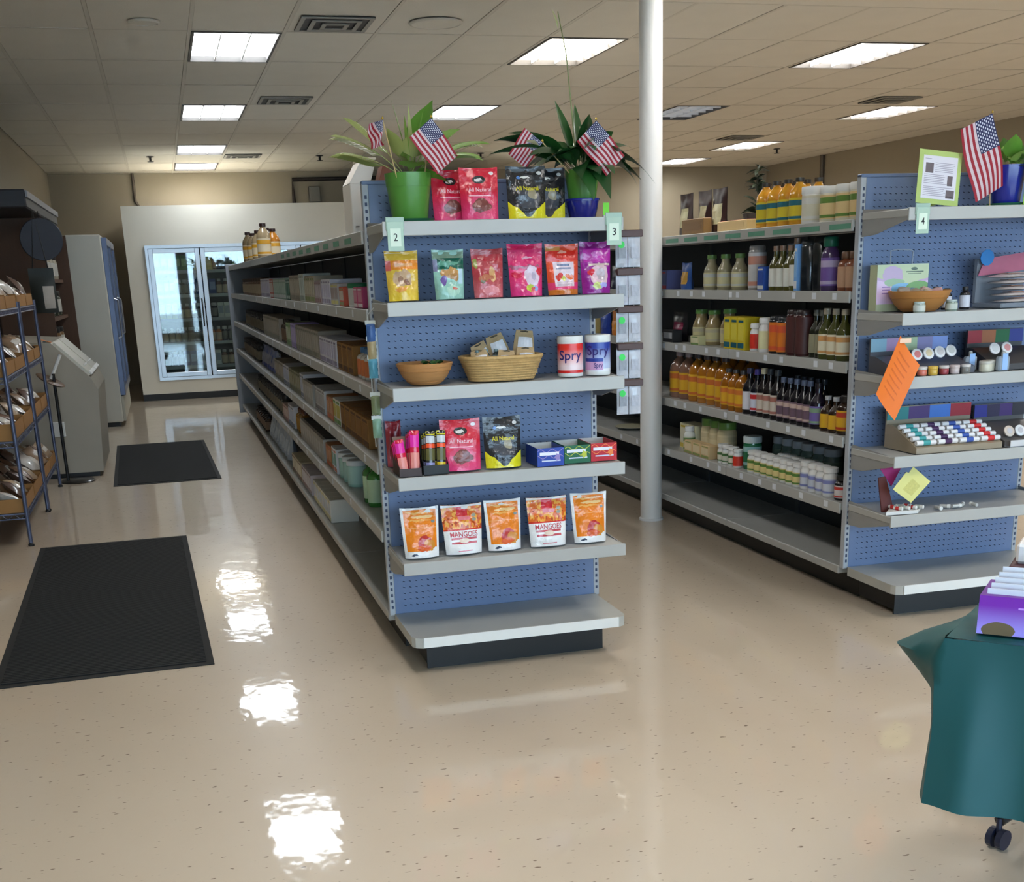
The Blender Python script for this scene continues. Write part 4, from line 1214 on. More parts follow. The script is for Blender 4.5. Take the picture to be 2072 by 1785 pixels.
# packets hung beside the end panel
def hanger(name, label, x, y, z0, z1, n, side=1):  # a hanging wire with clip bars
    t = thing(name, label, 'clip strip', (x, y, 0))
    obj('wire', MB().tube([(0, 0, z0), (0, 0, z1), (-.03 * side, .0, z1 + .03)], .0025, 6), STEEL, t)
    if n:
        obj('wire', MB().tube([(.045, 0, z0 + .1), (.045, 0, z1 - .05)], .002, 6), STEEL, t)
    for k in range(n):
        zz = z1 - .02 - k * (z1 - z0) / n
        obj('clip_bar', MB().box(-.03, -.024, zz - .012, .075, .003, zz + .014, .003), mat(rgb(78, 54, 50), .5), t)
    return t
hanger('clip_strip', 'tall wire clip strip with brown bars beside the card numbered 3', .945, -.26, .95, 1.645, 5)
PKW = mat(rgb(190, 192, 200), .3, 0, .2, 40, coat=.3)
for k in range(5):
    for i in range(2):
        zz = 1.622 - k * .139
        q = thing('hang_packet', ['white hang packet on the %s row of the clip strip', 'silver hang packet by the column on the %s row of the clip strip'][i] % ('top', 'second', 'middle', 'fourth', 'lowest')[k], 'packet', (.938 + .050 * i, -.268 - .003 * i, zz), 0, 'packets on the clip strip')
        S = lambda u, v: ((u - .5) * .048, -.009 * math.sin(PI * u) * math.sin(PI * v) ** .6 - .0006, (v - 1) * .118)
        obj('pack', MB().grid(S, 8, 8).grid(lambda u, v: (S(u, v)[0], .0006, S(u, v)[2]), 8, 8, flip=True), PKW, q)
        if i == 0 and k != 1:
            obj('dot_sticker', MB().lathe([(.001, -.0015), (.013, -.001), (.013, 0)], 14).mesh('dot_sticker'), mat(rgb(60, 214, 90), .5, 0, 0), q, (-.004, -.0115, -.036), (PI / 2, 0, 0))
        obj('print_block', MB().box(-.016, -.0108, -.085, .014, -.008, -.045), mat(rgb(172, 174, 184) if i else rgb(146, 150, 158), .5, 0, .3, 90), q)
hs = hanger('clip_strip', 'short clip strip on the mat side corner of the end panel', -.02, -.06, .86, 1.36, 0, -1)
for k, (zz, c_, lb) in enumerate([(1.33, rgb(60, 96, 150), 'blue toy packet on the corner strip'), (1.27, rgb(170, 150, 110), 'tan packet on the corner strip'), (1.20, rgb(84, 150, 170), 'teal packet on the corner strip'), (1.06, rgb(120, 130, 96), 'olive packet low on the corner strip'), (.97, rgb(130, 164, 140), 'pale green packet lowest on the corner strip')]):
    q = thing('hang_packet', lb, 'packet', (-.012, -.07, zz), -.25, 'packets on the corner strip')
    S = lambda u, v: ((u - .5) * .034, -.012 * math.sin(PI * u) * math.sin(PI * v) ** .6 - .0006, (v - 1) * .075)
    obj('pack', MB().grid(S, 8, 8).grid(lambda u, v: (S(u, v)[0], .0006, S(u, v)[2]), 8, 8, flip=True), mat(c_, .4, 0, .25, 60), q)
    obj('header_card', MB().box(-.02, -.001, -.004, .02, .001, .012), mat(rgb(200, 206, 200), .5), q)

# ================================================================== floor mats
RUB = mat(rgb(20, 20, 20), .8, 0, .1, 30)
def floor_mat(label, x0, x1, y0, y1, rz):
    cx, cy = (x0 + x1) / 2, (y0 + y1) / 2
    t = thing('floor_mat', label, 'mat', (cx, cy, 0), rz, 'black rubber floor mats')
    w, d = (x1 - x0) / 2, (y1 - y0) / 2
    obj('border', MB().prism([(-w, -d), (w, -d), (w, d), (-w, d)], 0, .004, 'z'), RUB, t)
    rb = MB()
    n = int((2 * d - .08) / .022)
    for k in range(n):
        y = -d + .04 + k * .022
        rb.box(-w + .03, y, .004, w - .03, y + .013, .0095, .002)
    o = obj('ribs', rb, RUB, t)
    o['kind'] = 'stuff'
floor_mat('larger black ribbed mat nearest the entrance', -1.61, -.755, .07, 2.9, .02)
floor_mat('farther black ribbed mat toward the walk-in cooler', -1.32, -.49, 5.18, 7.85, .02)

# ================================================================== goods along the mat side of the first run
ORD = ['nearest', 'second', 'third', 'fourth', 'fifth', 'sixth', 'seventh', 'eighth', 'ninth', 'tenth', 'eleventh', 'twelfth', 'thirteenth', 'fourteenth', 'fifteenth', 'sixteenth', 'seventeenth', 'eighteenth', 'nineteenth', 'twentieth', 'twenty-first', 'twenty-second', 'twenty-third', 'twenty-fourth']
SHN = {1.665: 'top', 1.375: 'second', 1.37: 'second', 1.075: 'third', 1.07: 'third', .78: 'fourth', .745: 'fourth', .5: 'fifth', .445: 'fifth', .156: 'base'}
PAL = {  # body, panel, band (or opened), words
    'magenta': (rgb(196, 70, 120), rgb(214, 130, 160), rgb(230, 220, 224), 'magenta carton'),
    'whitegreen': (rgb(226, 222, 218), rgb(24, 110, 70), rgb(206, 200, 196), 'white tub with green lid'),
    'redorange': (rgb(214, 82, 44), rgb(226, 210, 196), rgb(150, 150, 60), 'red orange carton'),
    'greywhite': (rgb(196, 192, 190), rgb(170, 150, 150), rgb(214, 206, 120), 'grey white carton'),
    'whitelilac': (rgb(222, 220, 232), rgb(206, 200, 224), rgb(150, 140, 170), 'white and lilac carton'),
    'mauve': (rgb(186, 170, 174), rgb(204, 190, 196), rgb(150, 110, 110), 'mauve carton'),
    'beigegreen': (rgb(186, 174, 150), rgb(204, 196, 172), rgb(130, 140, 74), 'beige carton with olive foot'),
    'mintwhite': (rgb(214, 222, 214), rgb(196, 208, 200), rgb(150, 160, 150), 'pale mint carton'),
    'beige': (rgb(176, 164, 144), rgb(192, 184, 166), rgb(140, 130, 110), 'plain beige carton'),
    'darkgreen': (rgb(30, 96, 72), rgb(50, 120, 94), rgb(180, 200, 190), 'dark green carton'),
    'palegreen': (rgb(150, 178, 160), rgb(184, 206, 192), rgb(206, 210, 206), 'pale green carton'),
    'redwhite': (rgb(196, 96, 84), rgb(220, 206, 200), rgb(226, 220, 216), 'brick red carton'),
    'brownjar': (rgb(130, 98, 72), rgb(196, 178, 150), rgb(80, 60, 50), 'brown jar with cream label'),
    'whiteorange': (rgb(214, 208, 200), rgb(214, 120, 70), rgb(60, 110, 160), 'white bottle with orange label'),
    'cardboard': (rgb(150, 106, 54), rgb(140, 98, 50), rgb(96, 64, 34), 'brown cardboard shipper box'),
    'greige': (rgb(164, 154, 138), rgb(180, 172, 158), rgb(120, 118, 96), 'greige carton'),
    'lilac': (rgb(186, 166, 222), rgb(206, 190, 232), rgb(150, 130, 190), 'lilac carton'),
    'greenwhite': (rgb(150, 176, 120), rgb(206, 214, 190), rgb(90, 140, 80), 'green and white carton'),
    'browndark': (rgb(70, 52, 42), rgb(120, 96, 76), rgb(30, 26, 24), 'dark brown bottle'),
    'darkmix': (rgb(52, 50, 46), rgb(130, 120, 100), rgb(40, 40, 42), 'dark jar with dull label'),
    'whiteyellowgreen': (rgb(220, 218, 214), rgb(206, 190, 80), rgb(96, 150, 60), 'white carton with yellow and green print'),
    'tanorange': (rgb(180, 120, 72), rgb(206, 150, 110), rgb(200, 100, 60), 'tan orange carton'),
    'whitegrey': (rgb(206, 206, 208), rgb(180, 178, 180), rgb(140, 130, 130), 'white grey carton'),
    'greyopen': (rgb(170, 164, 154), rgb(186, 182, 176), rgb(40, 40, 38), 'grey open-topped display box'),  # dark of the open inside is painted on a closed top
    'whitestripe': (rgb(222, 222, 228), rgb(196, 204, 226), rgb(120, 130, 160), 'white carton with blue grey stripes'),
    'olive': (rgb(150, 146, 110), rgb(176, 170, 136), rgb(100, 100, 66), 'olive carton'),
    'bluebag': (rgb(44, 66, 150), rgb(150, 150, 170), rgb(200, 210, 226), 'blue film bag'),
    'greenbig': (rgb(56, 120, 50), rgb(178, 206, 170), rgb(40, 90, 36), 'large green bottle with pale label'),
    'mintwhitejar': (rgb(150, 194, 182), rgb(170, 206, 196), rgb(214, 220, 224), 'mint jar with white lid'),
    'whiteteal': (rgb(222, 222, 226), rgb(130, 176, 166), rgb(206, 120, 90), 'white and teal carton'),
    'goldbrown': (rgb(150, 104, 30), rgb(176, 130, 50), rgb(90, 50, 30), 'golden brown bottle'),
    'pinkbox': (rgb(206, 176, 166), rgb(220, 196, 186), rgb(170, 120, 110), 'pinkish carton'),
    'creamwhite': (rgb(222, 218, 206), rgb(196, 204, 216), rgb(206, 200, 150), 'cream and white carton'),
    'whitemauve': (rgb(206, 196, 200), rgb(220, 214, 218), rgb(150, 120, 120), 'white mauve carton'),
    'cream': (rgb(206, 194, 164), rgb(220, 212, 190), rgb(120, 80, 60), 'cream carton'),
    'bluewhitebag': (rgb(170, 186, 206), rgb(200, 212, 226), rgb(110, 130, 170), 'pale blue film bag'),
}
def sack(name, label, group, loc, rz, w, h, d, front, col, cat='bag'):
    S, B = pouch_fn(w, h, d, .05, 0)
    mb = MB().grid(S, 8, 10).grid(B, 8, 10, flip=True)
    t = thing(name, label, cat, loc, rz, group)
    obj('film', mb.mesh('film', 60), mat(col, .3, 0, .2, 25, coat=.3), t)
    obj('face_panel', MB().grid(lambda u, v: S(.2 + .6 * u, .2 + .45 * v, .0015), 6, 6), mat(front, .35, 0, .15, 40), t)
    return t
A_RUNS = [
    (1.375, .36, .62, 2, 'c', 'magenta', .085), (1.375, .66, .86, 1, 't', 'whitegreen', .1), (1.375, .90, 1.08, 1, 'c', 'redorange', .085), (1.375, 1.10, 1.36, 2, 'c', 'greywhite', .1), (1.375, 1.37, 1.74, 4, 'c', 'whitelilac', .12),
    (1.375, 1.76, 2.03, 3, 'c', 'mauve', .115), (1.375, 2.05, 2.53, 5, 'c', 'beigegreen', .14), (1.375, 2.55, 2.81, 3, 'c', 'mintwhite', .155), (1.375, 2.84, 3.39, 6, 'c', 'beige', .15), (1.375, 3.42, 3.65, 2, 'c', 'darkgreen', .125),
    (1.375, 3.68, 4.63, 10, 'c', 'palegreen', .135), (1.375, 4.67, 4.93, 2, 'c', 'redwhite', .135), (1.375, 4.97, 5.82, 8, 'c', 'whitelilac', .14), (1.375, 5.87, 8.33, 18, 'b', 'brownjar', .15),
    (1.075, .42, .72, 3, 'b', 'whiteorange', .13), (1.075, .76, 1.29, 3, 'k', 'cardboard', .13), (1.075, 1.33, 2.01, 7, 'c', 'whitelilac', .13), (1.075, 2.06, 3.28, 11, 'c', 'greige', .15), (1.075, 3.31, 3.58, 3, 'c', 'lilac', .155),
    (1.075, 3.62, 3.91, 3, 'c', 'greenwhite', .15), (1.075, 3.95, 4.38, 4, 'b', 'browndark', .16), (1.075, 4.42, 5.87, 12, 'c', 'greige', .16), (1.075, 5.97, 8.33, 16, 'b', 'darkmix', .15),
    (.78, .45, 1.35, 5, 'k', 'cardboard', .13), (.78, 1.36, 1.62, 2, 'c', 'whiteyellowgreen', .13), (.78, 1.64, 1.90, 2, 'c', 'tanorange', .12), (.78, 1.98, 2.43, 4, 'c', 'whitegrey', .13), (.78, 2.46, 2.99, 5, 'o', 'greyopen', .13),
    (.78, 3.02, 3.25, 2, 'c', 'whitestripe', .15), (.78, 3.27, 3.97, 6, 'c', 'olive', .14), (.78, 4.00, 4.40, 3, 'c', 'whitestripe', .14), (.78, 4.43, 5.12, 6, 'c', 'greige', .14), (.78, 5.16, 6.81, 8, 'p', 'bluebag', .17), (.78, 6.9, 9.0, 13, 'b', 'darkmix', .15),
    (.5, .57, .82, 2, 'b', 'greenbig', .2), (.5, 1.17, 1.63, 3, 't', 'mintwhitejar', .13), (.5, 1.66, 1.86, 2, 'c', 'whiteteal', .13), (.5, 1.88, 2.11, 2, 'c', 'tanorange', .12), (.5, 2.13, 3.37, 10, 'o', 'greyopen', .13),
    (.5, 3.46, 3.81, 4, 'b', 'goldbrown', .16), (.5, 3.90, 4.28, 4, 'c', 'whitestripe', .15), (.5, 4.35, 4.73, 4, 'c', 'pinkbox', .11), (.5, 4.81, 7.40, 16, 'b', 'darkmix', .15),
    (.156, 2.10, 2.95, 6, 'c', 'creamwhite', .13), (.156, 3.09, 3.64, 5, 'c', 'whitemauve', .13), (.156, 3.70, 4.29, 5, 'c', 'cream', .13), (.156, 4.77, 6.60, 8, 'p', 'bluewhitebag', .2), (.156, 6.82, 8.10, 8, 'b', 'browndark', .14)]
seen_ = {}
for z, y0, y1, n, kind, ck_, h in A_RUNS:
    body, pan, band, words = PAL[ck_]
    pitch = (y1 - y0) / n
    w = pitch - .006
    sh = SHN[z] + ' shelf' if z != .156 else 'base deck'
    for i in range(n):
        k = seen_.get((ck_, z), 0)
        seen_[(ck_, z)] = k + 1
        lb = '%s %s, %s facing the mats' % (ORD[k], words, sh)
        grp = '%ss on the %s facing the mats' % (words.split(' with')[0], sh)
        y = y0 + (i + .5) * pitch
        hh = h * R.uniform(.97, 1.03) if kind in 'p' else h
        if kind == 'c':
            carton('product_carton', lb, grp, (.03, y, z + .0008), -PI / 2 + R.uniform(-.03, .03), w, .16 if h > .09 else .1, hh, body, pan, band)
        elif kind == 'o':
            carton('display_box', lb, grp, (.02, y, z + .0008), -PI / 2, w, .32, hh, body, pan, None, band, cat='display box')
        elif kind == 'k':
            o = carton('shipper_box', lb, grp, (.03, y, z + .0008), -PI / 2 + R.uniform(-.02, .02), w, .26, hh, body, pan, band, cat='box', rough=.8)
        elif kind == 't':
            bottle('tub', lb, grp, (.03 + .055, y, z + .0008), 0, min(.055, w / 2 - .002), hh, body, pan if ck_ == 'whitegreen' else band, pan if ck_ != 'whitegreen' else band, None, style='tub', cat='tub', rough=.4)
        elif kind == 'p':
            sack('film_bag', lb, grp, (.09, y, z + .002), -PI / 2 + R.uniform(-.1, .1), w * .95, hh, .09, pan, body)
        else:
            r = min(.042, w / 2 - .002)
            bottle('product_bottle', lb, grp, (.035 + r, y, z + .0008), 0, r, hh, body, band, pan, None, style='jar' if 'jar' in words else 'round', cat='jar' if 'jar' in words else 'bottle')
bottle('pump_bottle', 'tall white pump bottle standing behind the low tub', None, (.22, 1.0, 1.3758), 0, .04, .19, rgb(206, 206, 214), rgb(216, 216, 220), rgb(190, 190, 200), pump=True, rough=.4)
# bottles clustered on top at the far end
for i in range(7):
    bottle('honey_bottle', ORD[i] + ' of the amber honey bottles with dark caps on the far shelf top', 'amber honey bottles on the far shelf top', (.07 + .1 * (i % 2), 5.6 + i * .3, 1.6658), 0, .055, .24 if i % 3 else .27, rgb(176, 110, 30) if i % 2 else rgb(150, 130, 100), rgb(50, 28, 24), rgb(206, 190, 160), rgb(206, 150, 40), style='jug')

# ================================================================== goods along the bottle side of the second run
XB = 2.105
CRM, OLV, WHT = rgb(222, 206, 160), rgb(84, 80, 34), rgb(228, 226, 222)
cnt = {}
def BL(words, sh):
    k = cnt.get((words, sh), 0)
    cnt[(words, sh)] = k + 1
    return '%s %s, %s shelf past the column' % (ORD[k], words, sh), '%ss on the %s shelf past the column' % (words.split(' with')[0], sh)
def bb_(y, z, words, r, h, glass, cap, lab, lab2=None, style='round', x=.0, cat='bottle', rough=.2, neck=.38, pump=False):
    lb, g = BL(words, SHN[z])
    return bottle('product_bottle' if cat == 'bottle' else cat.replace(' ', '_'), lb, g, (XB + .02 + r + x, y, z + .0008), 0, r, h, glass, cap, lab, lab2, neck, style, cat, rough, pump=pump)
def bc_(y, z, words, w, d, h, col, pan, band, x=.0, cat='carton', opened=None):
    lb, g = BL(words, SHN[z])
    return carton('product_carton' if cat == 'carton' else cat.replace(' ', '_'), lb, g, (XB + .02 + x, y, z + .0008), -PI / 2, w, d, h, col, pan, band, opened, cat)
def bs_(y, z, words, w, h, front, col, x=.03):
    lb, g = BL(words, SHN[z])
    return sack('product_pouch', lb, g, (XB + .02 + x, y, z + .002), -PI / 2, w, h, .06, front, col, 'pouch')
z = 1.665
for y in (1.66, 1.86, 2.12):
    bs_(y, z, 'dark brown pouch with cream label', .18, .235, rgb(214, 206, 164), rgb(56, 32, 32), .10)
bc_(1.83, z, 'brown cardboard tray', .30, .05, .085, rgb(140, 104, 58), rgb(134, 98, 54), None, .01, 'tray')
bc_(1.36, z, 'pale cardboard tray with red inside', .36, .12, .055, rgb(226, 196, 140), rgb(220, 190, 136), None, .03, 'tray', rgb(206, 24, 22))
for i in range(4):
    bb_(.68 + i * .115, z, 'amber bottle with yellow and teal label', .048, .215, rgb(214, 150, 30), rgb(60, 56, 50), rgb(214, 190, 40), rgb(26, 104, 120), 'jug', .01, neck=.36)
    bb_(.70 + i * .115, z, 'amber bottle with yellow and teal label', .048, .215, rgb(214, 150, 30), rgb(60, 56, 50), rgb(214, 190, 40), rgb(26, 104, 120), 'jug', .12, neck=.36)
bb_(.53, z, 'tall white tub', .062, .165, rgb(226, 224, 218), rgb(230, 230, 228), rgb(214, 208, 186), rgb(216, 214, 206), 'tub', .0, 'tub', .4)
for y in (.36, .22, .1):
    bb_(y, z, 'wide white tub with green bands', .062, .155, rgb(222, 214, 190), rgb(230, 230, 226), rgb(226, 196, 140), rgb(96, 130, 50), 'tub', .0, 'tub', .4)
z = 1.37
bc_(2.24, z, 'blue grey box with red corner', .12, .1, .11, rgb(96, 100, 150), rgb(80, 90, 140), rgb(170, 50, 60))
bs_(1.99, z, 'blue pouch with yellow picture', .14, .15, rgb(196, 150, 60), rgb(46, 84, 150), .05)
for y in (1.68, 1.50, 1.32):
    bb_(y, z, 'cream squeeze pouch bottle with green cap', .045, .185, rgb(150, 140, 110), rgb(96, 130, 70), rgb(206, 196, 150), rgb(196, 196, 190), 'tall', .02, neck=.5)
bb_(1.12, z, 'grey white tall bottle', .045, .22, rgb(150, 146, 142), rgb(130, 124, 120), rgb(196, 194, 194), rgb(200, 140, 120), 'can', .02)
bb_(.90, z, 'big white lidded jar', .075, .22, rgb(196, 206, 220), rgb(196, 208, 224), rgb(40, 76, 160), None, 'jar', .12, 'jar')
bc_(.95, z, 'blue and white box', .07, .08, .115, rgb(44, 84, 170), rgb(36, 74, 160), rgb(220, 220, 216), .0)
for y in (.85, .78, .70, .64):
    bb_(y, z, 'olive oil bottle with white label', .035, .21 if y > .66 else .24, OLV, rgb(150, 120, 100), rgb(222, 220, 210), None, 'tall', .0)
bb_(.545, z, 'black can with pale blue highlight', .045, .23, rgb(26, 32, 38), rgb(20, 22, 24), None, None, 'can', .01)
bc_(.585, z, 'painted pale blue highlight strip', .03, .05, .21, rgb(120, 170, 226), rgb(140, 186, 232), rgb(226, 226, 230), .0)  # pale box painted to stand for the highlight on the black can
bb_(.47, z, 'black tall bottle', .04, .24, rgb(24, 28, 32), rgb(22, 24, 26), None, None, 'can', .03)
bb_(.335, z, 'purple labelled bottle with green cap', .042, .235, rgb(70, 50, 90), rgb(20, 92, 70), rgb(110, 80, 150), rgb(176, 160, 190), 'round', .0, neck=.5)
for y in (.22, .15):
    bb_(y, z, 'small copper bottle', .038, .17, rgb(130, 74, 50), rgb(110, 80, 60), rgb(190, 150, 120), None, 'round', .02)
z = 1.07
bs_(2.2, z, 'black and magenta pouch', .22, .17, rgb(150, 20, 70), rgb(30, 28, 32), .10)
bc_(2.16, z, 'small black box with white corner', .16, .06, .07, rgb(34, 34, 36), rgb(180, 180, 182), None, .0)
for y, h in ((1.87, .19), (1.69, .19), (1.49, .20)):
    bb_(y, z, 'cream sauce pouch bottle with green cap', .05, h, rgb(150, 130, 90), rgb(96, 140, 70), rgb(204, 194, 144), rgb(190, 180, 150), 'tall', .04, neck=.6)
bc_(1.76, z, 'low cream carton', .12, .05, .05, rgb(206, 200, 150), rgb(220, 214, 176), rgb(110, 140, 80), .0)
for i in range(3):
    bc_(1.16 + i * .085, z, 'yellow carton with teal top band', .08, .12, .165, rgb(214, 190, 40), rgb(222, 206, 70), rgb(20, 92, 110), .0)
bb_(1.045, z, 'white bottle with red label', .033, .14, WHT, WHT, rgb(214, 50, 32), None, 'round', .0, neck=.6, rough=.4)
bb_(.945, z, 'taller white bottle with pale yellow label', .04, .17, WHT, WHT, rgb(226, 220, 170), None, 'round', .0, neck=.6, rough=.4)
for y in (.83, .745):
    bb_(y, z, 'orange canister with black ends', .042, .18, rgb(30, 30, 32), rgb(30, 34, 40), rgb(222, 120, 34), rgb(220, 90, 50), 'can', .0, 'canister')
for y in (.65, .56):
    bb_(y, z, 'dark maroon canister', .045, .215, rgb(64, 30, 30), rgb(40, 26, 26), rgb(76, 38, 36), None, 'can', .0, 'canister')
for y in (.46, .405):
    bb_(y, z, 'dark olive oil bottle with grey label', .034, .215, rgb(34, 36, 22), rgb(110, 110, 104), rgb(150, 146, 120), None, 'tall', .02)
for y in (.335, .255, .175):
    bb_(y, z, 'olive oil bottle with cream and orange label', .038, .225, rgb(70, 72, 30), rgb(170, 160, 140), rgb(224, 214, 186), rgb(206, 150, 90), 'tall', .0, rough=.1)
z = .745
for y, c_ in ((2.16, rgb(150, 110, 90)), (2.02, rgb(140, 100, 80)), (1.88, rgb(176, 110, 30)), (1.75, rgb(176, 110, 30)), (1.63, rgb(170, 106, 28)), (1.51, rgb(166, 100, 26))):
    bb_(y, z, 'large amber vinegar jug with yellow label', .06, .265, c_, rgb(70, 60, 60) if y < 2 else rgb(170, 150, 150), rgb(224, 172, 40), rgb(206, 110, 50), 'jug', .02, neck=.3, rough=.1)
    bb_(y - .04, z, 'large amber vinegar jug with yellow label', .06, .265, c_, rgb(60, 56, 56), rgb(224, 172, 40), rgb(206, 110, 50), 'jug', .16, neck=.3, rough=.1)
for y in (1.39, 1.30, 1.21):
    bb_(y, z, 'small amber vinegar bottle with orange label', .045, .215, rgb(160, 96, 24), rgb(80, 76, 76), rgb(226, 170, 40), rgb(216, 120, 50), 'jug', .0, neck=.32, rough=.1)
bb_(1.115, z, 'dark bottle with white label', .038, .235, rgb(20, 18, 22), rgb(60, 60, 90), rgb(216, 214, 220), None, 'tall', .0)
bb_(1.025, z, 'dark bottle with red and blue label', .036, .235, rgb(20, 20, 30), rgb(70, 60, 140), rgb(206, 210, 226), rgb(200, 40, 44), 'tall', .0)
for y in (.95, .88, .80):
    bb_(y, z, 'dark wine shaped bottle with cream label', .036, .245, rgb(26, 20, 20), rgb(200, 190, 160) if y > .9 else rgb(50, 54, 60), rgb(206, 194, 180), rgb(170, 110, 96), 'tall', .0)
for y in (.73, .66, .59, .52, .46):
    bb_(y, z, 'dark juice bottle with plum label', .034, .215, rgb(22, 18, 24), rgb(90, 100, 126), rgb(110, 86, 100), rgb(196, 170, 160), 'tall', .0)
    bb_(y + .03, z, 'dark juice bottle with plum label', .034, .215, rgb(22, 18, 24), rgb(44, 50, 60), rgb(110, 86, 100), rgb(196, 170, 160), 'tall', .09)
bb_(.39, z, 'dark bottle with violet label', .04, .21, rgb(34, 26, 40), rgb(30, 26, 34), rgb(120, 100, 170), rgb(130, 160, 130), 'tall', .0)
for y in (.29, .215):
    bb_(y, z, 'small sauce bottle with yellow label', .036, .16, rgb(50, 32, 20), rgb(180, 180, 184), rgb(222, 170, 36), None, 'tall', .0)
bb_(.14, z, 'squat sauce bottle with yellow and red label', .042, .175, rgb(50, 32, 20), rgb(34, 30, 30), rgb(222, 170, 36), rgb(190, 60, 34), 'round', .0)
z = .445
for y in (2.05, 1.93):
    bc_(y, z, 'white and yellow carton', .11, .1, .15, rgb(222, 214, 176), rgb(226, 222, 200), rgb(206, 180, 60), .06)
bb_(1.90, z, 'small white dropper bottle', .035, .15, rgb(222, 222, 214), rgb(226, 226, 224), rgb(196, 200, 176), rgb(90, 120, 60), 'round', .0, neck=.5)
for y in (1.78, 1.66, 1.55):
    bb_(y, z, 'cream pouch bottle with green top', .055, .205, rgb(206, 190, 146), rgb(110, 150, 70), rgb(220, 204, 164), rgb(206, 190, 150), 'jar', .06, 'jar', .4)
for y in (1.84, 1.72, 1.60):
    bc_(y, z, 'low cream bar box', .115, .06, .075, rgb(222, 190, 140), rgb(226, 206, 166), rgb(150, 160, 90), .0)
for y in (1.42, 1.36, 1.28):
    bb_(y, z, 'small white vitamin bottle', .03, .105, WHT, WHT, rgb(214, 210, 190), rgb(70, 110, 60), 'round', .0, neck=.62, rough=.4)
bb_(1.22, z, 'white bottle with red wrap', .028, .10, WHT, WHT, rgb(214, 54, 34), None, 'round', .0, neck=.62, rough=.4)
bb_(1.15, z, 'tall green canister', .048, .175, rgb(40, 110, 70), rgb(196, 206, 206), rgb(30, 110, 70), rgb(150, 190, 190), 'tub', .03, 'canister')
for y in (1.03, .93, .82, .72, .60, .49):
    bb_(y, z, 'clear jar with silver lid', .05, .18, rgb(70, 90, 84), rgb(150, 160, 170), rgb(90, 110, 96), None, 'jar', .14, 'jar')
for i, y in enumerate((1.04, .965, .89, .82, .75, .68, .61, .54)):
    bb_(y, z, 'white vitamin bottle with green and yellow label', .036, .115, WHT, WHT, rgb(226, 206, 140), rgb(96, 136, 60), 'round', .0, neck=.62, rough=.4)
for y in (.86, .79, .71, .63, .56):
    bb_(y, z, 'white vitamin bottle with green and yellow label', .036, .115, WHT, WHT, rgb(226, 206, 140), rgb(96, 136, 60), 'round', .08, neck=.62, rough=.4)
for y in (.46, .38, .31, .24):
    bb_(y, z, 'white vitamin bottle with blue grey label', .036, .135, WHT, WHT, rgb(200, 204, 214), rgb(130, 136, 190), 'round', .0, neck=.62, rough=.4)
bb_(.13, z, 'short white jar with red dot and black foot', .036, .11, rgb(34, 32, 32), rgb(30, 30, 30), rgb(214, 206, 204), rgb(206, 60, 50), 'round', .0, neck=.5)
# goods glimpsed between the end panel and the column
for y, z, words, w, h, f_, c_ in [(3.45, 1.37, 'green leaf pouch', .16, .2, rgb(110, 120, 70), rgb(90, 92, 80)), (3.2, 1.37, 'dark navy pouch', .18, .15, rgb(40, 46, 70), rgb(24, 30, 54)), (3.42, 1.07, 'blue chips bag', .2, .2, rgb(60, 90, 180), rgb(40, 66, 160)), (3.2, 1.07, 'orange chips bag', .18, .16, rgb(220, 140, 30), rgb(210, 120, 24)), (3.6, 1.07, 'tan paper pouch', .12, .22, rgb(190, 170, 110), rgb(176, 156, 100)), (3.55, .745, 'olive yellow pouch', .12, .2, rgb(190, 180, 90), rgb(170, 160, 80)), (2.75, 1.37, 'grey brown pouch', .2, .2, rgb(110, 104, 96), rgb(80, 76, 72))]:
    bs_(y, z, words, w, h, f_, c_, .06)
pl = thing('paper_plate', 'white plate lying on the fifth shelf behind the column', 'plate', (XB + .16, 3.1, .4465))
obj('dish', MB().lathe([(.05, 0), (.07, .003), (.125, .016), (.13, .018), (.125, .019), (.07, .006), (.001, .004)], 32, capt=False).mesh('dish', 50), mat(rgb(214, 212, 200), .4), pl)
obj('rim_band', MB().lathe([(.122, .0165), (.1305, .0185), (.1305, .0205), (.122, .0185)], 32).mesh('rim_band', 50), mat(rgb(196, 190, 160), .4), pl)
pt = thing('dark_plant', 'dark feathery plant rising behind the amber bottles', 'potted plant', (XB + .46, 1.9, 1.666))
obj('pot', MB().lathe([(.06, 0), (.08, .10), (.085, .11), (.075, .11), (.001, .1)], 20, capt=False), mat(rgb(60, 50, 44), .6), pt)
obj('stem', MB().tube([(0, 0, .09), (.01, 0, .2), (0, .02, .33)], .006, 6), mat(rgb(60, 56, 36), .7), pt)
DKL = mat(rgb(44, 54, 34), .6, 0, .2)
for i in range(70):
    a_ = R.uniform(0, 6.28); zz = R.uniform(.10, .36)
    leaf(pt, (0, 0, zz), a_, R.uniform(-.2, 1.0), R.uniform(.06, .11) * (1.3 - zz * 1.6 if zz > .2 else 1), .022, .3, DKL, stalk=.1)

# ================================================================== goods on the second shelving end
S1, S2, S3, S4, S5 = 1.694, 1.289, 1.034, .709, .456
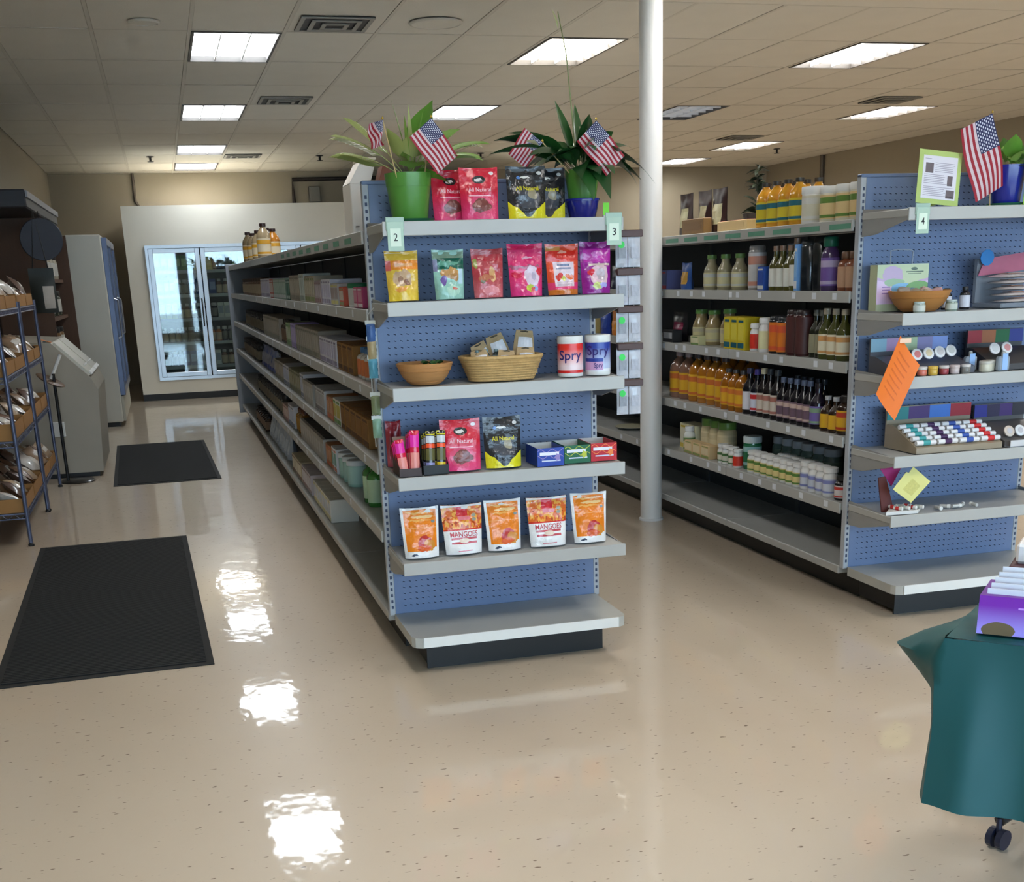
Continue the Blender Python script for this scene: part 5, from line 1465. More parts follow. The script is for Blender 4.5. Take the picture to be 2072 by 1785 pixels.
# typed page in a lime border
pg = thing('notice_page', 'typed page with small pictures on a lime green backing', 'notice', (2.283, -.29, S1 + .011))
pg.rotation_euler = (-.10, .10, 0)
obj('backing', MB().box(-.098, 0, 0, .098, .002, .205), mat(rgb(176, 196, 112), .6, 0, .03), pg)
obj('sheet', MB().box(-.078, -.0008, .02, .080, 0, .184), mat(rgb(222, 218, 226), .6, 0, .02), pg)
for k in range(22):
    y_ = .170 - k * .0066
    a_, b_ = (-.07, .07)
    if 2 <= k <= 7:
        a_ = -.022
    elif 9 <= k <= 13:
        b_ = .03
    elif 17 <= k <= 20:
        b_ = .035
    if k == 0:
        b_ = -.04
    if k in (1, 8, 15):
        continue
    obj('text_line', MB().box(a_, -.0013, y_, b_ - R.uniform(0, .012), -.0008, y_ + .0022), mat(rgb(160, 154, 168), .7, 0, 0), pg)
for a_, b_, c_, d_ in [(-.066, .118, -.030, .156), (.038, .074, .062, .112), (.036, .026, .074, .058)]:
    obj('picture', MB().box(a_, -.0013, b_, c_, -.0008, d_), mat(rgb(104, 92, 96), .6, 0, .3, 7), pg)
obj('easel_foot', MB().prism([(.002, 0), (.07, 0), (.004, .13)], -.003, .003, 'x'), mat(rgb(170, 190, 110), .6), pg)
t, zs = pot('flower_pot', 'cobalt blue pot with round leaves behind the large flag', (2.672, -.2, S1), .072, .155, mat(rgb(24, 34, 140), .25, 0, .05, coat=.4), mat(rgb(20, 90, 66), .35))
for i in range(18):
    az = 2.4 * i
    leaf(t, (.02 * math.cos(az), .02 * math.sin(az), zs), az, R.uniform(.5, 1.3), R.uniform(.12, .22), R.uniform(.06, .085), R.uniform(.1, .6), [PALE, MIDG, mat(rgb(76, 120, 44), .45, 0, .12)][i % 3], stalk=.4, shape='heart')
flag('larger flag draped down beside the typed page', (2.56, -.25, S1 + .002), (2.515, -.285, 2.045), .29, .185, -1.22, .012, 1.6, .1, .9)
lm_ = thing('lime_card', 'tall lime green card at the frame edge by the blue pot', 'card', (2.73, -.29, S1))
obj('card', MB().box(-.04, -.001, 0.006, .08, .001, .205), mat(rgb(150, 214, 70), .5, 0, .02), lm_)
obj('base', MB().box(-.04, -.01, 0, .08, .014, .006, .002), mat(rgb(150, 214, 70), .5), lm_)
# gift bag, bowl, jars
gbag = thing('gift_bag', 'paper gift bag with pink and green waves and cord handle', 'bag', (2.256, -.12, S2))
mgb = print_mat(rgb(196, 206, 160), [('vee', .48, .35, .55, rgb(200, 166, 200)), ('vee', .42, .35, .55, rgb(220, 190, 220)), ('blob', .3, .72, .2, .24, rgb(196, 166, 196)), ('blob', .34, .55, .2, .1, rgb(150, 180, 140)), ('blob', .50, .40, .22, .13, rgb(120, 176, 216)), ('blob', .82, .42, .24, .14, rgb(110, 160, 76)), ('rect', .1, .42, .26, .45, rgb(150, 120, 180)), ('rect', .1, .34, .26, .37, rgb(150, 120, 180)), ('rect', .1, .26, .26, .29, rgb(150, 120, 180)), ('blob', .72, .88, .06, .04, rgb(70, 90, 60)), ('rect', .56, .79, .9, .82, rgb(90, 110, 80)), ('rect', .6, .75, .86, .765, rgb(90, 110, 80))], .5, .06, 0)
mb = MB().grid(lambda u, v: (-.122 + .244 * u, 0, .03 + .16 * v), 2, 2)
obj('front', mb, mgb, gbag)
obj('body', MB().box(-.122, .001, .0, .122, .06, .19), mat(rgb(180, 186, 150), .6, 0, .05), gbag)
obj('handle', MB().tube([(-.06, .004, .19), (-.062, .004, .245), (-.03, .004, .25), (.03, .004, .247), (.045, .004, .24), (.042, .004, .19)], .003, 6), mat(rgb(150, 160, 176), .4), gbag)
bowl('wooden_bowl', 'wooden bowl of small soaps in front of the gift bag', (2.272, -.225, S2), .128, .082, mat(rgb(176, 120, 62), .5, 0, .15, 12, bump=.1))
for i, (dx, dy, c_) in enumerate([(-.05, 0, rgb(176, 160, 150)), (-.02, .02, rgb(120, 150, 170)), (.02, -.01, rgb(190, 160, 150)), (.05, .02, rgb(206, 160, 170)), (.06, -.03, rgb(190, 150, 150)), (-.06, .03, rgb(150, 140, 130)), (.0, -.04, rgb(170, 150, 130)), (-.05, -.04, rgb(150, 130, 110))]):
    q = thing('soap', ['greyish', 'pale blue', 'tan', 'pink', 'rose', 'stone', 'sand', 'brown'][i] + ' wrapped soap lying in the wooden bowl', 'soap', (2.272 + dx, -.225 + dy, S2 + .055 + .006 * (i % 3)))
    q.rotation_euler = (.2, .3 * (i - 3), i)
    obj('bar', MB().lathe([(.018, 0), (.026, .006), (.028, .014), (.026, .022), (.018, .028)], 14, sx=1.1).mesh('bar', 60), mat(c_, .5, 0, .1), q)
    obj('wrap_band', MB().box(-.01, -.0285, .008, .01, .0285, .0295, .003), mat([min(1, x * 1.2) for x in c_], .5), q)
for x, y, r, h, g_, c_, l_, lb in [(2.212, -.322, .024, .042, rgb(150, 160, 150), rgb(176, 190, 186), rgb(196, 200, 190), 'small balm jar standing in front of the wooden bowl'), (2.378, -.30, .024, .044, rgb(130, 146, 134), rgb(176, 190, 186), rgb(190, 196, 184), 'small balm jar between bowl and dark bottles')]:
    bottle('balm_jar', lb, 'small balm jars', (x, y, S2), 0, r, h, g_, c_, l_, style='jar', cat='jar')
for x, y, h, lb in [(2.42, -.2, .088, 'dark bottle with white label right behind the balm jar'), (2.495, -.22, .092, 'dark bottle with white label standing apart from its twin'), (2.40, -.15, .095, 'dark bottle rearmost by the wooden bowl')]:
    bottle('dark_bottle', lb, 'small dark bottles by the bowl', (x, y, S2), 0, .021, h, rgb(24, 24, 30), rgb(22, 22, 26), rgb(206, 206, 216), style='round')
# stacked spa packets on a wire stand
sp = thing('packet_stand', 'clear stand of striped packets with a pink header card and blue spot', 'display', (2.735, -.2, S2))
CLEAR = mat(rgb(150, 156, 164), .2, 0, .05, alpha=.55)
obj('stand', MB().box(-.12, -.1, 0, .12, .1, .02, .004).box(-.12, .08, .02, .12, .1, .2), CLEAR, sp)
obj('header_card', MB().prism([(-.12, .13), (.13, .15), (.13, .225), (-.09, .20)], .07, .074, 'y'), mat(rgb(176, 96, 120), .5, 0, .1), sp)
obj('spot', MB().lathe([(.001, 0), (.034, 0), (.034, .003)], 10).mesh('spot'), mat(rgb(26, 120, 190), .5, 0, .03), sp, (-.085, .066, .205), (PI / 2, 0, 0))
for k in range(5):
    S = lambda u, v: ((u - .5) * .2, (v - .5) * .1, .012 * math.sin(PI * u) ** .5 * math.sin(PI * v) ** .5)
    q = thing('flat_packet', ['lowest', 'second lowest', 'middle', 'second highest', 'highest'][k] + ' silvery packet of the stack under the blue spot', 'packet', (2.735, -.24 + .012 * k, S2 + .025 + .025 * k), .05 * (-1) ** k)
    obj('film', MB().grid(S, 10, 8).grid(lambda u, v: (S(u, v)[0], S(u, v)[1], -.006 * math.sin(PI * u) * math.sin(PI * v)), 10, 8, flip=True).mesh('film', 70), mat(rgb(206, 198, 198), .3, 0, .25, 25, coat=.3), q)
    obj('print_band', MB().box(-.04, -.03, .0125, .05, .03, .0145), mat(rgb(176, 130, 110), .5, 0, .1), q)
# cosmetics testers
def tester(label, x, y, z, w, d, hdr, zoff, body):
    t = thing('cosmetic_display', label, 'display', (x, y, z))
    obj('base', MB().prism([(0, 0), (d, 0), (d, zoff), (d * .75, zoff), (0, .025)], -w / 2, w / 2, 'x'), mat(body, .4, 0, .05, coat=.2), t)
    obj('header_back', MB().box(-w / 2, d - .01, zoff, w / 2, d, zoff + .075), mat(body, .4, 0, .05), t)
    n = len(hdr)
    for i, c_ in enumerate(hdr):
        obj('colour_panel', MB().box(-w / 2 + w * i / n, d - .013, zoff + .018, -w / 2 + w * (i + 1) / n, d - .010, zoff + .072), mat(c_, .45, 0, .06), t)
    return t
tester('makeup display with pale blue pink and lilac header', 2.325, -.3, S3, .375, .22, [rgb(146, 186, 206), rgb(190, 150, 190), rgb(190, 206, 160), rgb(150, 140, 186), rgb(140, 160, 220)], .07, rgb(84, 84, 92))
tester('makeup display with red orange and green header', 2.74, -.3, S3, .28, .2, [rgb(170, 34, 46), rgb(176, 100, 54), rgb(26, 104, 56), rgb(44, 56, 140)], .085, rgb(70, 66, 66))
for i, (x, zz) in enumerate([(2.262, .078), (2.317, .081), (2.371, .084), (2.425, .087), (2.64, .085), (2.70, .086)]):
    q = thing('powder_compact', ['first', 'second', 'third', 'fourth', 'fifth', 'last'][i] + ' round white powder compact propped on the makeup display', 'compact', (x, -.245, S3 + zz), 0, 'white powder compacts')
    q.rotation_euler = (1.15, 0, 0)
    obj('case', MB().lathe([(.022, 0), (.025, .002), (.025, .008), (.022, .01)], 24).mesh('case', 50), mat(rgb(224, 222, 222), .3, 0, .04), q)
    obj('powder', MB().lathe([(.001, .0115), (.015, .011), (.015, .0095)], 20), mat([rgb(206, 120, 120), rgb(214, 196, 160), rgb(196, 190, 190), rgb(190, 190, 186), rgb(206, 206, 206), rgb(206, 140, 140)][i], .6), q)
cols_ = [rgb(206, 196, 150), rgb(206, 110, 90), rgb(206, 170, 70), rgb(150, 60, 66), rgb(196, 180, 176), rgb(120, 116, 110)]
for i in range(6):
    q = thing('colour_pot', ['cream', 'coral', 'mustard', 'wine red', 'blush', 'grey'][i] + ' pigment pot in the front row of the makeup display', 'jar', (2.19 + .052 * i, -.325, S3 + .0005), 0, 'pigment pots')
    obj('jar', MB().lathe([(.018, 0), (.02, .003), (.02, .022), (.018, .024)], 16).mesh('jar', 50), mat(cols_[i], .3, 0, .05, coat=.4), q)
    obj('lid', MB().lathe([(.0205, .024), (.021, .026), (.021, .034), (.019, .036)], 16).mesh('lid', 50), mat(rgb(196, 190, 186), .3) if i % 2 else mat(cols_[i], .4), q)
for x, y, zz, lb in [(2.53, -.24, 0, 'clear perfume bottle with pale blue card between the makeup displays'), (2.63, -.325, 0, 'small clear bottle with blue card at the shelf front')]:
    q = thing('perfume_bottle', lb, 'bottle', (x, y, S3 + zz))
    obj('flask', MB().box(-.028, -.014, 0, .028, .014, .06, .006), mat(rgb(170, 180, 190), .1, 0, .05, alpha=.7), q)
    obj('card', MB().box(-.013, -.016, .005, .013, -.0145, .072), mat(rgb(150, 186, 232), .5), q)
    obj('stopper', MB().lathe([(.008, .06), (.008, .078), (.004, .082)], 10), STEEL, q)
for x, lb in [(2.555, 'round cream powder tin beside the perfume bottle'), (2.592, 'round clear powder tin overlapping the cream one')]:
    q = thing('powder_tin', lb, 'tin', (x, -.315 + (x - 2.555) * .9, S3))
    obj('tin', MB().lathe([(.025, 0), (.027, .003), (.027, .03), (.025, .033)], 22).mesh('tin', 50), mat(rgb(206, 200, 180), .25, 0, .06, coat=.3), q)
    obj('lid', MB().lathe([(.0275, .031), (.028, .033), (.028, .042), (.026, .044)], 22).mesh('lid', 50), mat(rgb(190, 186, 176), .25), q)
# orange flyer pinned to the third shelf edge
q = thing('orange_flyer', 'orange flyer hanging askew from the third shelf edge', 'flyer', (2.092, -.372, 1.204))
sheet = [(0, 0), (.098, -.122), (-.012, -.338), (-.105, -.225)]
def fl(u, v):
    a_, b_, c_, d_ = [Vector((x_, 0, z_)) for x_, z_ in sheet]
    p_ = a_.lerp(b_, u).lerp(d_.lerp(c_, u), v)
    return (p_.x, -.014 + .010 * math.sin(PI * u) - .012 * v, p_.z)
obj('paper', MB().grid(fl, 10, 12, flip=True).grid(lambda u, v: (lambda r_: (r_[0], r_[1] + .0006, r_[2]))(fl(u, v)), 10, 12).mesh('paper', 80), mat(rgb(232, 116, 32), .6, 0, .05), q)
for k in range(7):
    obj('text_line', MB().grid(lambda u, v: (lambda r_: (r_[0], r_[1] - .0008, r_[2]))(fl(.18 + .55 * u, .16 + k * .1 + .025 * v)), 6, 1), mat(rgb(212, 100, 28), .6, 0, .2, 200), q)
obj('tape', MB().box(-.002, -.016, -.03, .05, -.006, -.012), mat(rgb(240, 200, 170), .4), q)
# tray of tubes with coloured header
t = tester('lipstick rack with teal purple blue and red header', 2.44, -.34, S4, .42, .25, [rgb(30, 130, 130), rgb(76, 40, 110), rgb(64, 120, 206), rgb(170, 26, 44)], .10, rgb(150, 134, 110))
tc_ = [rgb(64, 156, 156), rgb(70, 40, 84), rgb(60, 90, 170), rgb(206, 44, 46)]
for c_ in range(4):
    for r_ in range(5):
        q = thing('lip_balm', '%s banded white balm tube, row %s from the front of the rack' % (['teal', 'plum', 'blue', 'red'][c_], ['first', 'second', 'third', 'fourth', 'fifth'][r_]), 'balm tube', (2.282 + .105 * c_, -.325 + .034 * r_, S4 + .044 + .0132 * r_), PI / 2, 'balm tubes on the rack')
        q.rotation_euler = (0, PI / 2, 0)
        obj('tube', MB().lathe([(.010, -.047), (.0112, -.044), (.0112, .044), (.010, .047)], 12).mesh('tube', 50), mat(rgb(228, 226, 226), .3, 0, .03), q)
        obj('colour_band', MB().lathe([(.0116, -.016), (.0116, .018)], 12, capb=False, capt=False), mat(tc_[c_], .4, 0, .04), q)
t = tester('second lipstick rack with blue and violet header at the frame edge', 2.80, -.33, S4, .26, .24, [rgb(40, 40, 140), rgb(40, 24, 66), rgb(70, 36, 110), rgb(30, 24, 40)], .085, rgb(90, 86, 84))
for i in range(4):
    q = thing('powder_compact', ['beige', 'white', 'pale grey', 'ivory'][i] + ' round compact leaning on the second lipstick rack', 'compact', (2.71 + .055 * i, -.295, S4 + .06), 0, 'compacts on the second rack')
    q.rotation_euler = (1.1, 0, 0)
    obj('case', MB().lathe([(.022, 0), (.025, .002), (.025, .008), (.022, .01)], 22).mesh('case', 50), mat([rgb(206, 190, 176), rgb(222, 222, 222), rgb(200, 202, 206), rgb(222, 216, 200)][i], .3), q)
    obj('label_dot', MB().lathe([(.001, .0115), (.013, .011), (.013, .0095)], 18), mat(rgb(190, 186, 190), .5), q)
q = thing('clear_tray', 'shallow clear tray at the front of the second lipstick rack', 'tray', (2.80, -.345, S4))
obj('base', MB().box(-.12, -.01, 0, .12, .012, .004), CLEAR, q)
obj('lip', MB().box(-.12, -.012, .004, .12, -.009, .03), mat(rgb(206, 206, 208), .2), q)
# lowest shelf: notes and tester tray
q = thing('yellow_note', 'pale yellow note card tilted as a diamond on the lowest shelf', 'card', (2.226, -.33, S5 + .045))
obj('card', MB().prism([(.0, .0), (.088, .085), (.0, .155), (-.02, .130), (-.032, .135), (-.092, .065)], -.001, .001, 'y'), mat(rgb(222, 220, 140), .6, 0, .04), q)
obj('pin', MB().tube([(0, .002, .002), (.005, .01, -.043)], .0018, 6), STEEL, q)
obj('text_block', MB().prism([(-.045, .062), (.0, .03), (.04, .07), (.0, .105)], -.0016, -.001, 'y'), mat(rgb(206, 202, 120), .6, 0, .2, 120), q)
q = thing('magenta_note', 'magenta and brown card stub behind the yellow note', 'card', (2.19, -.26, S5))
obj('card', MB().prism([(-.08, .19), (.03, .20), (-.02, .11)], -.001, .001, 'y'), mat(rgb(166, 34, 110), .6, 0, .05), q)
obj('stand', MB().prism([(-.085, .15), (-.05, .155), (.0, .0), (-.06, .0)], -.0012, .006, 'y'), mat(rgb(96, 40, 34), .6, 0, .2), q)
q = thing('tester_tray', 'white tray of small testers with red labels on the lowest shelf', 'tray', (2.235, -.335, S5))
obj('tray', MB().prism([(-.13, .0), (.02, -.01), (.10, .09), (-.04, .11)], 0, .014, 'z'), mat(rgb(222, 220, 216), .4, 0, .03), q)
for i in range(7):
    x_, y_ = -.06 + .034 * (i % 4), .02 + .04 * (i // 4)
    p_ = thing('tester_vial', ['first', 'second', 'third', 'fourth', 'fifth', 'sixth', 'seventh'][i] + ' tiny white tester lying in the tray on the lowest shelf', 'vial', (2.235 + x_, -.335 + y_, S5 + .0225), .9, 'tiny testers in the tray')
    p_.rotation_euler = (PI / 2, 0, .5)
    obj('tube', MB().lathe([(.007, -.02), (.008, -.018), (.008, .02)], 10).mesh('tube', 50), WHITE, p_)
    obj('label', MB().lathe([(.0084, -.01), (.0084, .006)], 10, capb=False, capt=False), mat(rgb(206, 54, 50) if i % 2 == 0 else rgb(190, 200, 190), .5), p_)
for i in range(5):
    p_ = thing('tester_vial', ['nearest', 'second', 'third', 'fourth', 'farthest'][i] + ' loose clear tester lying past the white tray', 'vial', (2.375 + .045 * i, -.31 + .02 * (i % 2), S5 + .009), .3, 'loose testers on the lowest shelf')
    p_.rotation_euler = (PI / 2, 0, .8 * i)
    obj('tube', MB().lathe([(.007, -.02), (.008, -.018), (.008, .02)], 10).mesh('tube', 50), mat(rgb(190, 190, 186), .2, 0, .1), p_)
    obj('cap', MB().lathe([(.0088, .012), (.0088, .024)], 10), WHITE, p_)

# ================================================================== mat side of the shop: rack, bins, fridge
BLUEP = mat(rgb(92, 98, 122), .35, .4, .05)
RX0, RX1 = -2.13, -1.70
RZ = [.2, .63, 1.0, 1.38]
KRAFT = mat(rgb(160, 116, 66), .8, 0, .1, 12)
def tray(label, x0, x1, y0, y1, z, h):
    t = thing('cardboard_tray', label, 'tray', (0, 0, z))
    obj('floor_panel', MB().box(x0, y0, 0, x1, y1, .004), KRAFT, t)
    for n_, b_ in (('side', (x0, y0, .004, x0 + .004, y1, h)), ('side', (x1 - .004, y0, .004, x1, y1, h)), ('end', (x0 + .004, y0, .004, x1 - .004, y0 + .004, h * 1.1)), ('end', (x0 + .004, y1 - .004, .004, x1 - .004, y1, h * 1.1))):
        obj(n_, MB().box(*b_), KRAFT, t)
BAGC = [rgb(176, 150, 122), rgb(150, 122, 96), rgb(206, 196, 184), rgb(120, 88, 66), rgb(190, 164, 130), rgb(96, 72, 60)]
def small_bag(label, loc, rot, s, c_, grp):
    t = thing('snack_bag', label, 'bag', loc, 0, grp)
    t.rotation_euler = rot
    S = lambda u, v: ((u - .5) * .12 * s, -.03 * s * math.sin(PI * u) ** .7 * math.sin(PI * v) ** .7 - .0006, v * .16 * s)
    obj('film', MB().grid(S, 8, 8).grid(lambda u, v: (S(u, v)[0], -S(u, v)[1], S(u, v)[2]), 8, 8, flip=True).mesh('film', 70), mat(c_, .3, 0, .35, 30, coat=.5), t)
    obj('paper_label', MB().grid(lambda u, v: (lambda q: (q[0], q[1] - .0015, q[2]))(S(.28 + .44 * u, .35 + .26 * v)), 5, 4), mat(rgb(206, 198, 186), .5, 0, .06), t)
def wire_rack(which, RY0, RY1):
    rk = thing('wire_rack', 'blue grey wire rack of bagged goods, %s' % which, 'rack', (0, 0, 0), 0, 'wire racks of bagged goods')
    for x in (RX0, RX1):
        for y in (RY0, RY1):
            obj('post', MB().tube([(x, y, .02), (x, y, 1.95 if x == RX0 else 1.42)], .0125, 8).mesh('post', 50), BLUEP, rk)
            obj('foot', MB().lathe([(.018, 0), (.018, .012), (.009, .02)], 10, (x, y, 0)), BLACK, rk)
    for z in RZ:
        sh_ = obj('wire_shelf', MB().tube([(RX0, RY0, z), (RX1, RY0, z), (RX1, RY1, z), (RX0, RY1, z), (RX0, RY0, z)], .005, 6, cap=False), BLUEP, rk)
        wr = MB()
        for k in range(1, 24):
            y = RY0 + (RY1 - RY0) * k / 24
            wr.tube([(RX0, y, z + .003), (RX1, y, z + .003)], .0022, 5)
        for k in range(17):
            y = RY0 + (RY1 - RY0) * k / 17
            wr.tube([(RX1, y, z), (RX1, y + .035, z - .03), (RX1, y + .07, z)], .002, 5)
        for k in range(6):
            x = RX0 + (RX1 - RX0) * k / 6
            wr.tube([(x, RY0, z), (x + .035, RY0, z - .03), (x + .07, RY0, z)], .002, 5)
        o = obj('wires', wr, BLUEP, sh_)
        o['kind'] = 'stuff'
        obj('lower_rail', MB().tube([(RX0, RY0, z - .03), (RX1, RY0, z - .03), (RX1, RY1, z - .03)], .004, 6), BLUEP, sh_)
    shn = ['lowest', 'second', 'third', 'top']
    for k, z in enumerate(RZ):
        for j, (y0, y1) in enumerate(((RY0 + .02, RY0 + .6), (RY0 + .64, RY1 - .02))):
            tray('brown cardboard tray on the %s shelf, %s half, %s' % (shn[k], ['nearer', 'farther'][j], which), RX0 + .02 if k < 3 or RY0 > 4 else RX1 - .1, RX1 - .005, y0, y1, z + .006, .075 if k != 1 else .09)
            for i in range(9):
                if k == 3 and RY0 < 4 and i % 3 != 2:
                    continue
                x = RX0 + .12 + .125 * (i % 3)
                y = y0 + .08 + (y1 - y0 - .14) / 2.4 * (i // 3)
                lean = R.uniform(-1.25, -.6)
                small_bag('%s snack bag, %s half, %s shelf, %s' % (ORD[i], ['nearer', 'farther'][j], shn[k], which), (x + .03, y, z + .045 + R.uniform(0, .03)), (lean, R.uniform(-.4, .4), PI / 2 + R.uniform(-.5, .5)), R.uniform(.9, 1.2), BAGC[R.randrange(6)] if R.random() < .8 else rgb(206, 198, 188), 'clear snack bags on the wire rack')  # some bags carry the white film shine as their colour
wire_rack('rack nearest the entrance', 3.0, 4.22)
wire_rack('rack next to the slant bin', 4.27, 5.38)
RY0, RY1 = 3.0, 4.22
# clear dispenser bins on the rack top
for i in range(3):
    q = thing('gravity_bin', ['nearest', 'middle', 'farthest'][i] + ' frosted dispenser bin on top of the wire rack', 'bin', (RX0 + .11, RY0 + .2 + .4 * i, RZ[3] + .006), 0, 'frosted dispenser bins')
    obj('hopper', MB().prism([(-.08, .12), (.10, .12), (.16, .0), (.2, .0), (.2, .03), (.12, .14), (.12, .5), (-.08, .5)], -.09, .09, 'y'), mat(rgb(150, 158, 164), .25, 0, .08, alpha=.8), q)
    obj('lid', MB().box(-.085, -.095, .5, .125, .095, .515, .003), mat(rgb(120, 128, 140), .4), q)
    obj('handle', MB().tube([(.19, -.03, .02), (.225, -.03, .035), (.225, .03, .035), (.19, .03, .02)], .006, 6), mat(rgb(190, 196, 204), .3, .3), q)
    obj('leg', MB().box(-.07, -.085, -.0, .09, -.07, .12), mat(rgb(90, 96, 110), .5), q)
    obj('leg', MB().box(-.07, .07, -.0, .09, .085, .12), mat(rgb(90, 96, 110), .5), q)
# tall brown bulk cabinet
BRN = mat(rgb(84, 58, 40), .6, 0, .15, 6, stretch=(8, 8, 1))
bc = thing('bulk_cabinet', 'tall brown bulk goods cabinet with a dark canopy', 'cabinet', (0, 0, 0))
obj('side_panel', MB().box(-2.18, 7.4, 0, -1.72, 7.43, 2.1), BRN, bc)
obj('side_panel', MB().box(-2.18, 9.42, 0, -1.66, 9.46, 2.02), BRN, bc)
obj('back_board', MB().box(-2.195, 7.43, 0, -2.17, 9.42, 2.1), BRN, bc)
obj('plinth', MB().box(-2.17, 7.43, 0, -1.72, 9.42, .5), BRN, bc)
for z in (.85, 1.2, 1.55, 1.9):
    obj('shelf', MB().box(-2.17, 7.43, z, -1.74, 9.42, z + .03), BRN, bc)
obj('canopy', MB().box(-2.19, 6.2, 2.12, -1.72, 9.47, 2.26, .01), mat(rgb(38, 38, 44), .5, 0, .05), bc)
obj('canopy_trim', MB().box(-1.72, 6.2, 2.20, -1.705, 9.47, 2.25), mat(rgb(120, 124, 134), .4), bc)
obj('canopy_bracket', MB().box(-2.19, 6.24, 1.3, -2.15, 6.3, 2.12), BRN, bc)
for i in range(12):
    z = (.881, 1.231, 1.581)[i % 3]
    bottle('bulk_jar', '%s bulk food jar, %s shelf of the brown cabinet' % (ORD[i], ['low', 'middle', 'high'][i % 3]), 'jars in the brown cabinet', (-1.83, 7.6 + .15 * i, z), 0, .062, .24, [rgb(120, 90, 60), rgb(60, 66, 54), rgb(170, 160, 140)][i % 3], rgb(40, 40, 40), rgb(190, 186, 176), None, style='jar', cat='jar')
q = thing('round_plaque', 'dark round plaque hanging under the cabinet canopy', 'plaque', (-1.70, 6.9, 1.9))
obj('disc', MB().lathe([(.001, -.01), (.17, -.01), (.175, 0), (.17, .01), (.001, .01)], 32).mesh('disc', 40), mat(rgb(30, 30, 44), .5, 0, .05), q, (0, 0, 0), (PI / 2, 0, .15))
obj('cord', MB().tube([(0, 0, .17), (0, 0, .23)], .004, 6), BLACK, q)
q = thing('black_bag', 'black and white bag hanging beside the rack', 'bag', (-1.71, 6.5, 1.3))
S = lambda u, v: ((u - .5) * .2, -.05 * math.sin(PI * u) * math.sin(PI * min(1, v + .2)) - .001, v * .36)
obj('sack', MB().grid(S, 8, 10).grid(lambda u, v: (S(u, v)[0], -S(u, v)[1], S(u, v)[2]), 8, 10, flip=True).mesh('sack', 70), mat(rgb(34, 40, 38), .5, 0, .2), q)
obj('patch', MB().grid(lambda u, v: (lambda r_: (r_[0], r_[1] - .002, r_[2]))(S(.5 + .42 * u, .1 + .5 * v)), 5, 5), mat(rgb(170, 164, 156), .6, 0, .1), q)
obj('strap', MB().tube([(-.06, 0, .36), (0, 0, .82), (.06, 0, .36)], .006, 6), BLACK, q)
# beige slant-front bin with lifting lid
BEI = mat(rgb(170, 162, 146), .5, 0, .05, 6)
kb = thing('slant_bin', 'beige slant-front bulk bin beside the far mat', 'bin', (0, 5.82, 0))
prof = [(-2.15, .04), (-1.385, .04), (-1.345, .70), (-1.39, .80), (-1.66, 1.08), (-2.15, 1.12)]
obj('cabinet', MB().prism(prof, 0, 1.3, 'y'), BEI, kb)
obj('plinth', MB().box(-2.13, .03, 0, -1.42, 1.27, .04), BLACK, kb)
def onslope(s, o=0.0):
    a_, b_ = Vector((-1.39, 0, .80)), Vector((-1.66, 0, 1.08))
    n_ = Vector((.72, 0, .69))
    p_ = a_.lerp(b_, s) + n_ * o
    return (p_.x, p_.z)
for k in range(2):
    y0, y1 = .04 + .62 * k, .62 + .62 * k
    ld = obj('lid', MB().prism([onslope(.04), onslope(.96), onslope(.96, .02), onslope(.04, .02)], y0, y1, 'y'), mat(rgb(196, 192, 176), .3, 0, .06, coat=.3), kb)
    a_ = onslope(.25, .03)
    obj('handle', MB().tube([(onslope(.25, .02)[0], y0 + .15, onslope(.25, .02)[1]), (a_[0], y0 + .18, a_[1]), (a_[0], y1 - .18, a_[1]), (onslope(.25, .02)[0], y1 - .15, onslope(.25, .02)[1])], .008, 6), WHITE, ld)
    obj('edge_bar', MB().prism([onslope(.02, .02), onslope(.10, .02), onslope(.10, .03), onslope(.02, .03)], y0, y1, 'y'), WHITE, ld)
obj('socket_plate', MB().box(-1.74, -.014, .34, -1.64, 0, .46, .004), WHITE, kb)
q = thing('orange_tag', 'orange tag card stuck on the slant bin lid top', 'tag', (-1.71, 5.9, 1.085))
obj('card', MB().box(-.05, -.03, .012, .05, .03, .016), mat(rgb(222, 130, 70), .6), q, (0, 0, 0), (0, .3, 0))
obj('clip', MB().box(-.01, -.01, 0, .01, .01, .012), STEEL, q)
# stand with a round base and tilted tray
st = thing('floor_stand', 'black pole stand with round base and tilted brown dish', 'stand', (-1.58, 5.6, 0))
obj('base', MB().lathe([(.13, 0), (.135, .006), (.12, .018), (.02, .026), (.001, .027)], 30, capt=False).mesh('base', 50), mat(rgb(26, 25, 25), .3, 0, .06, coat=.4), st)
obj('pole', MB().tube([(-.07, -.04, .015), (-.07, -.04, .86)], .013, 8).mesh('pole', 50), BLACK, st)
obj('dish', MB().lathe([(.001, 0), (.10, .004), (.115, .014), (.11, .018), (.001, .008)], 26, capt=False, capb=False).mesh('dish', 50), mat(rgb(96, 70, 46), .4, 0, .1), st, (-.10, -.06, .80), (.12, .5, 0))
obj('arm', MB().tube([(-.09, -.04, .82), (-.0, -.02, 1.0)], .014, 8), WHITE, st)
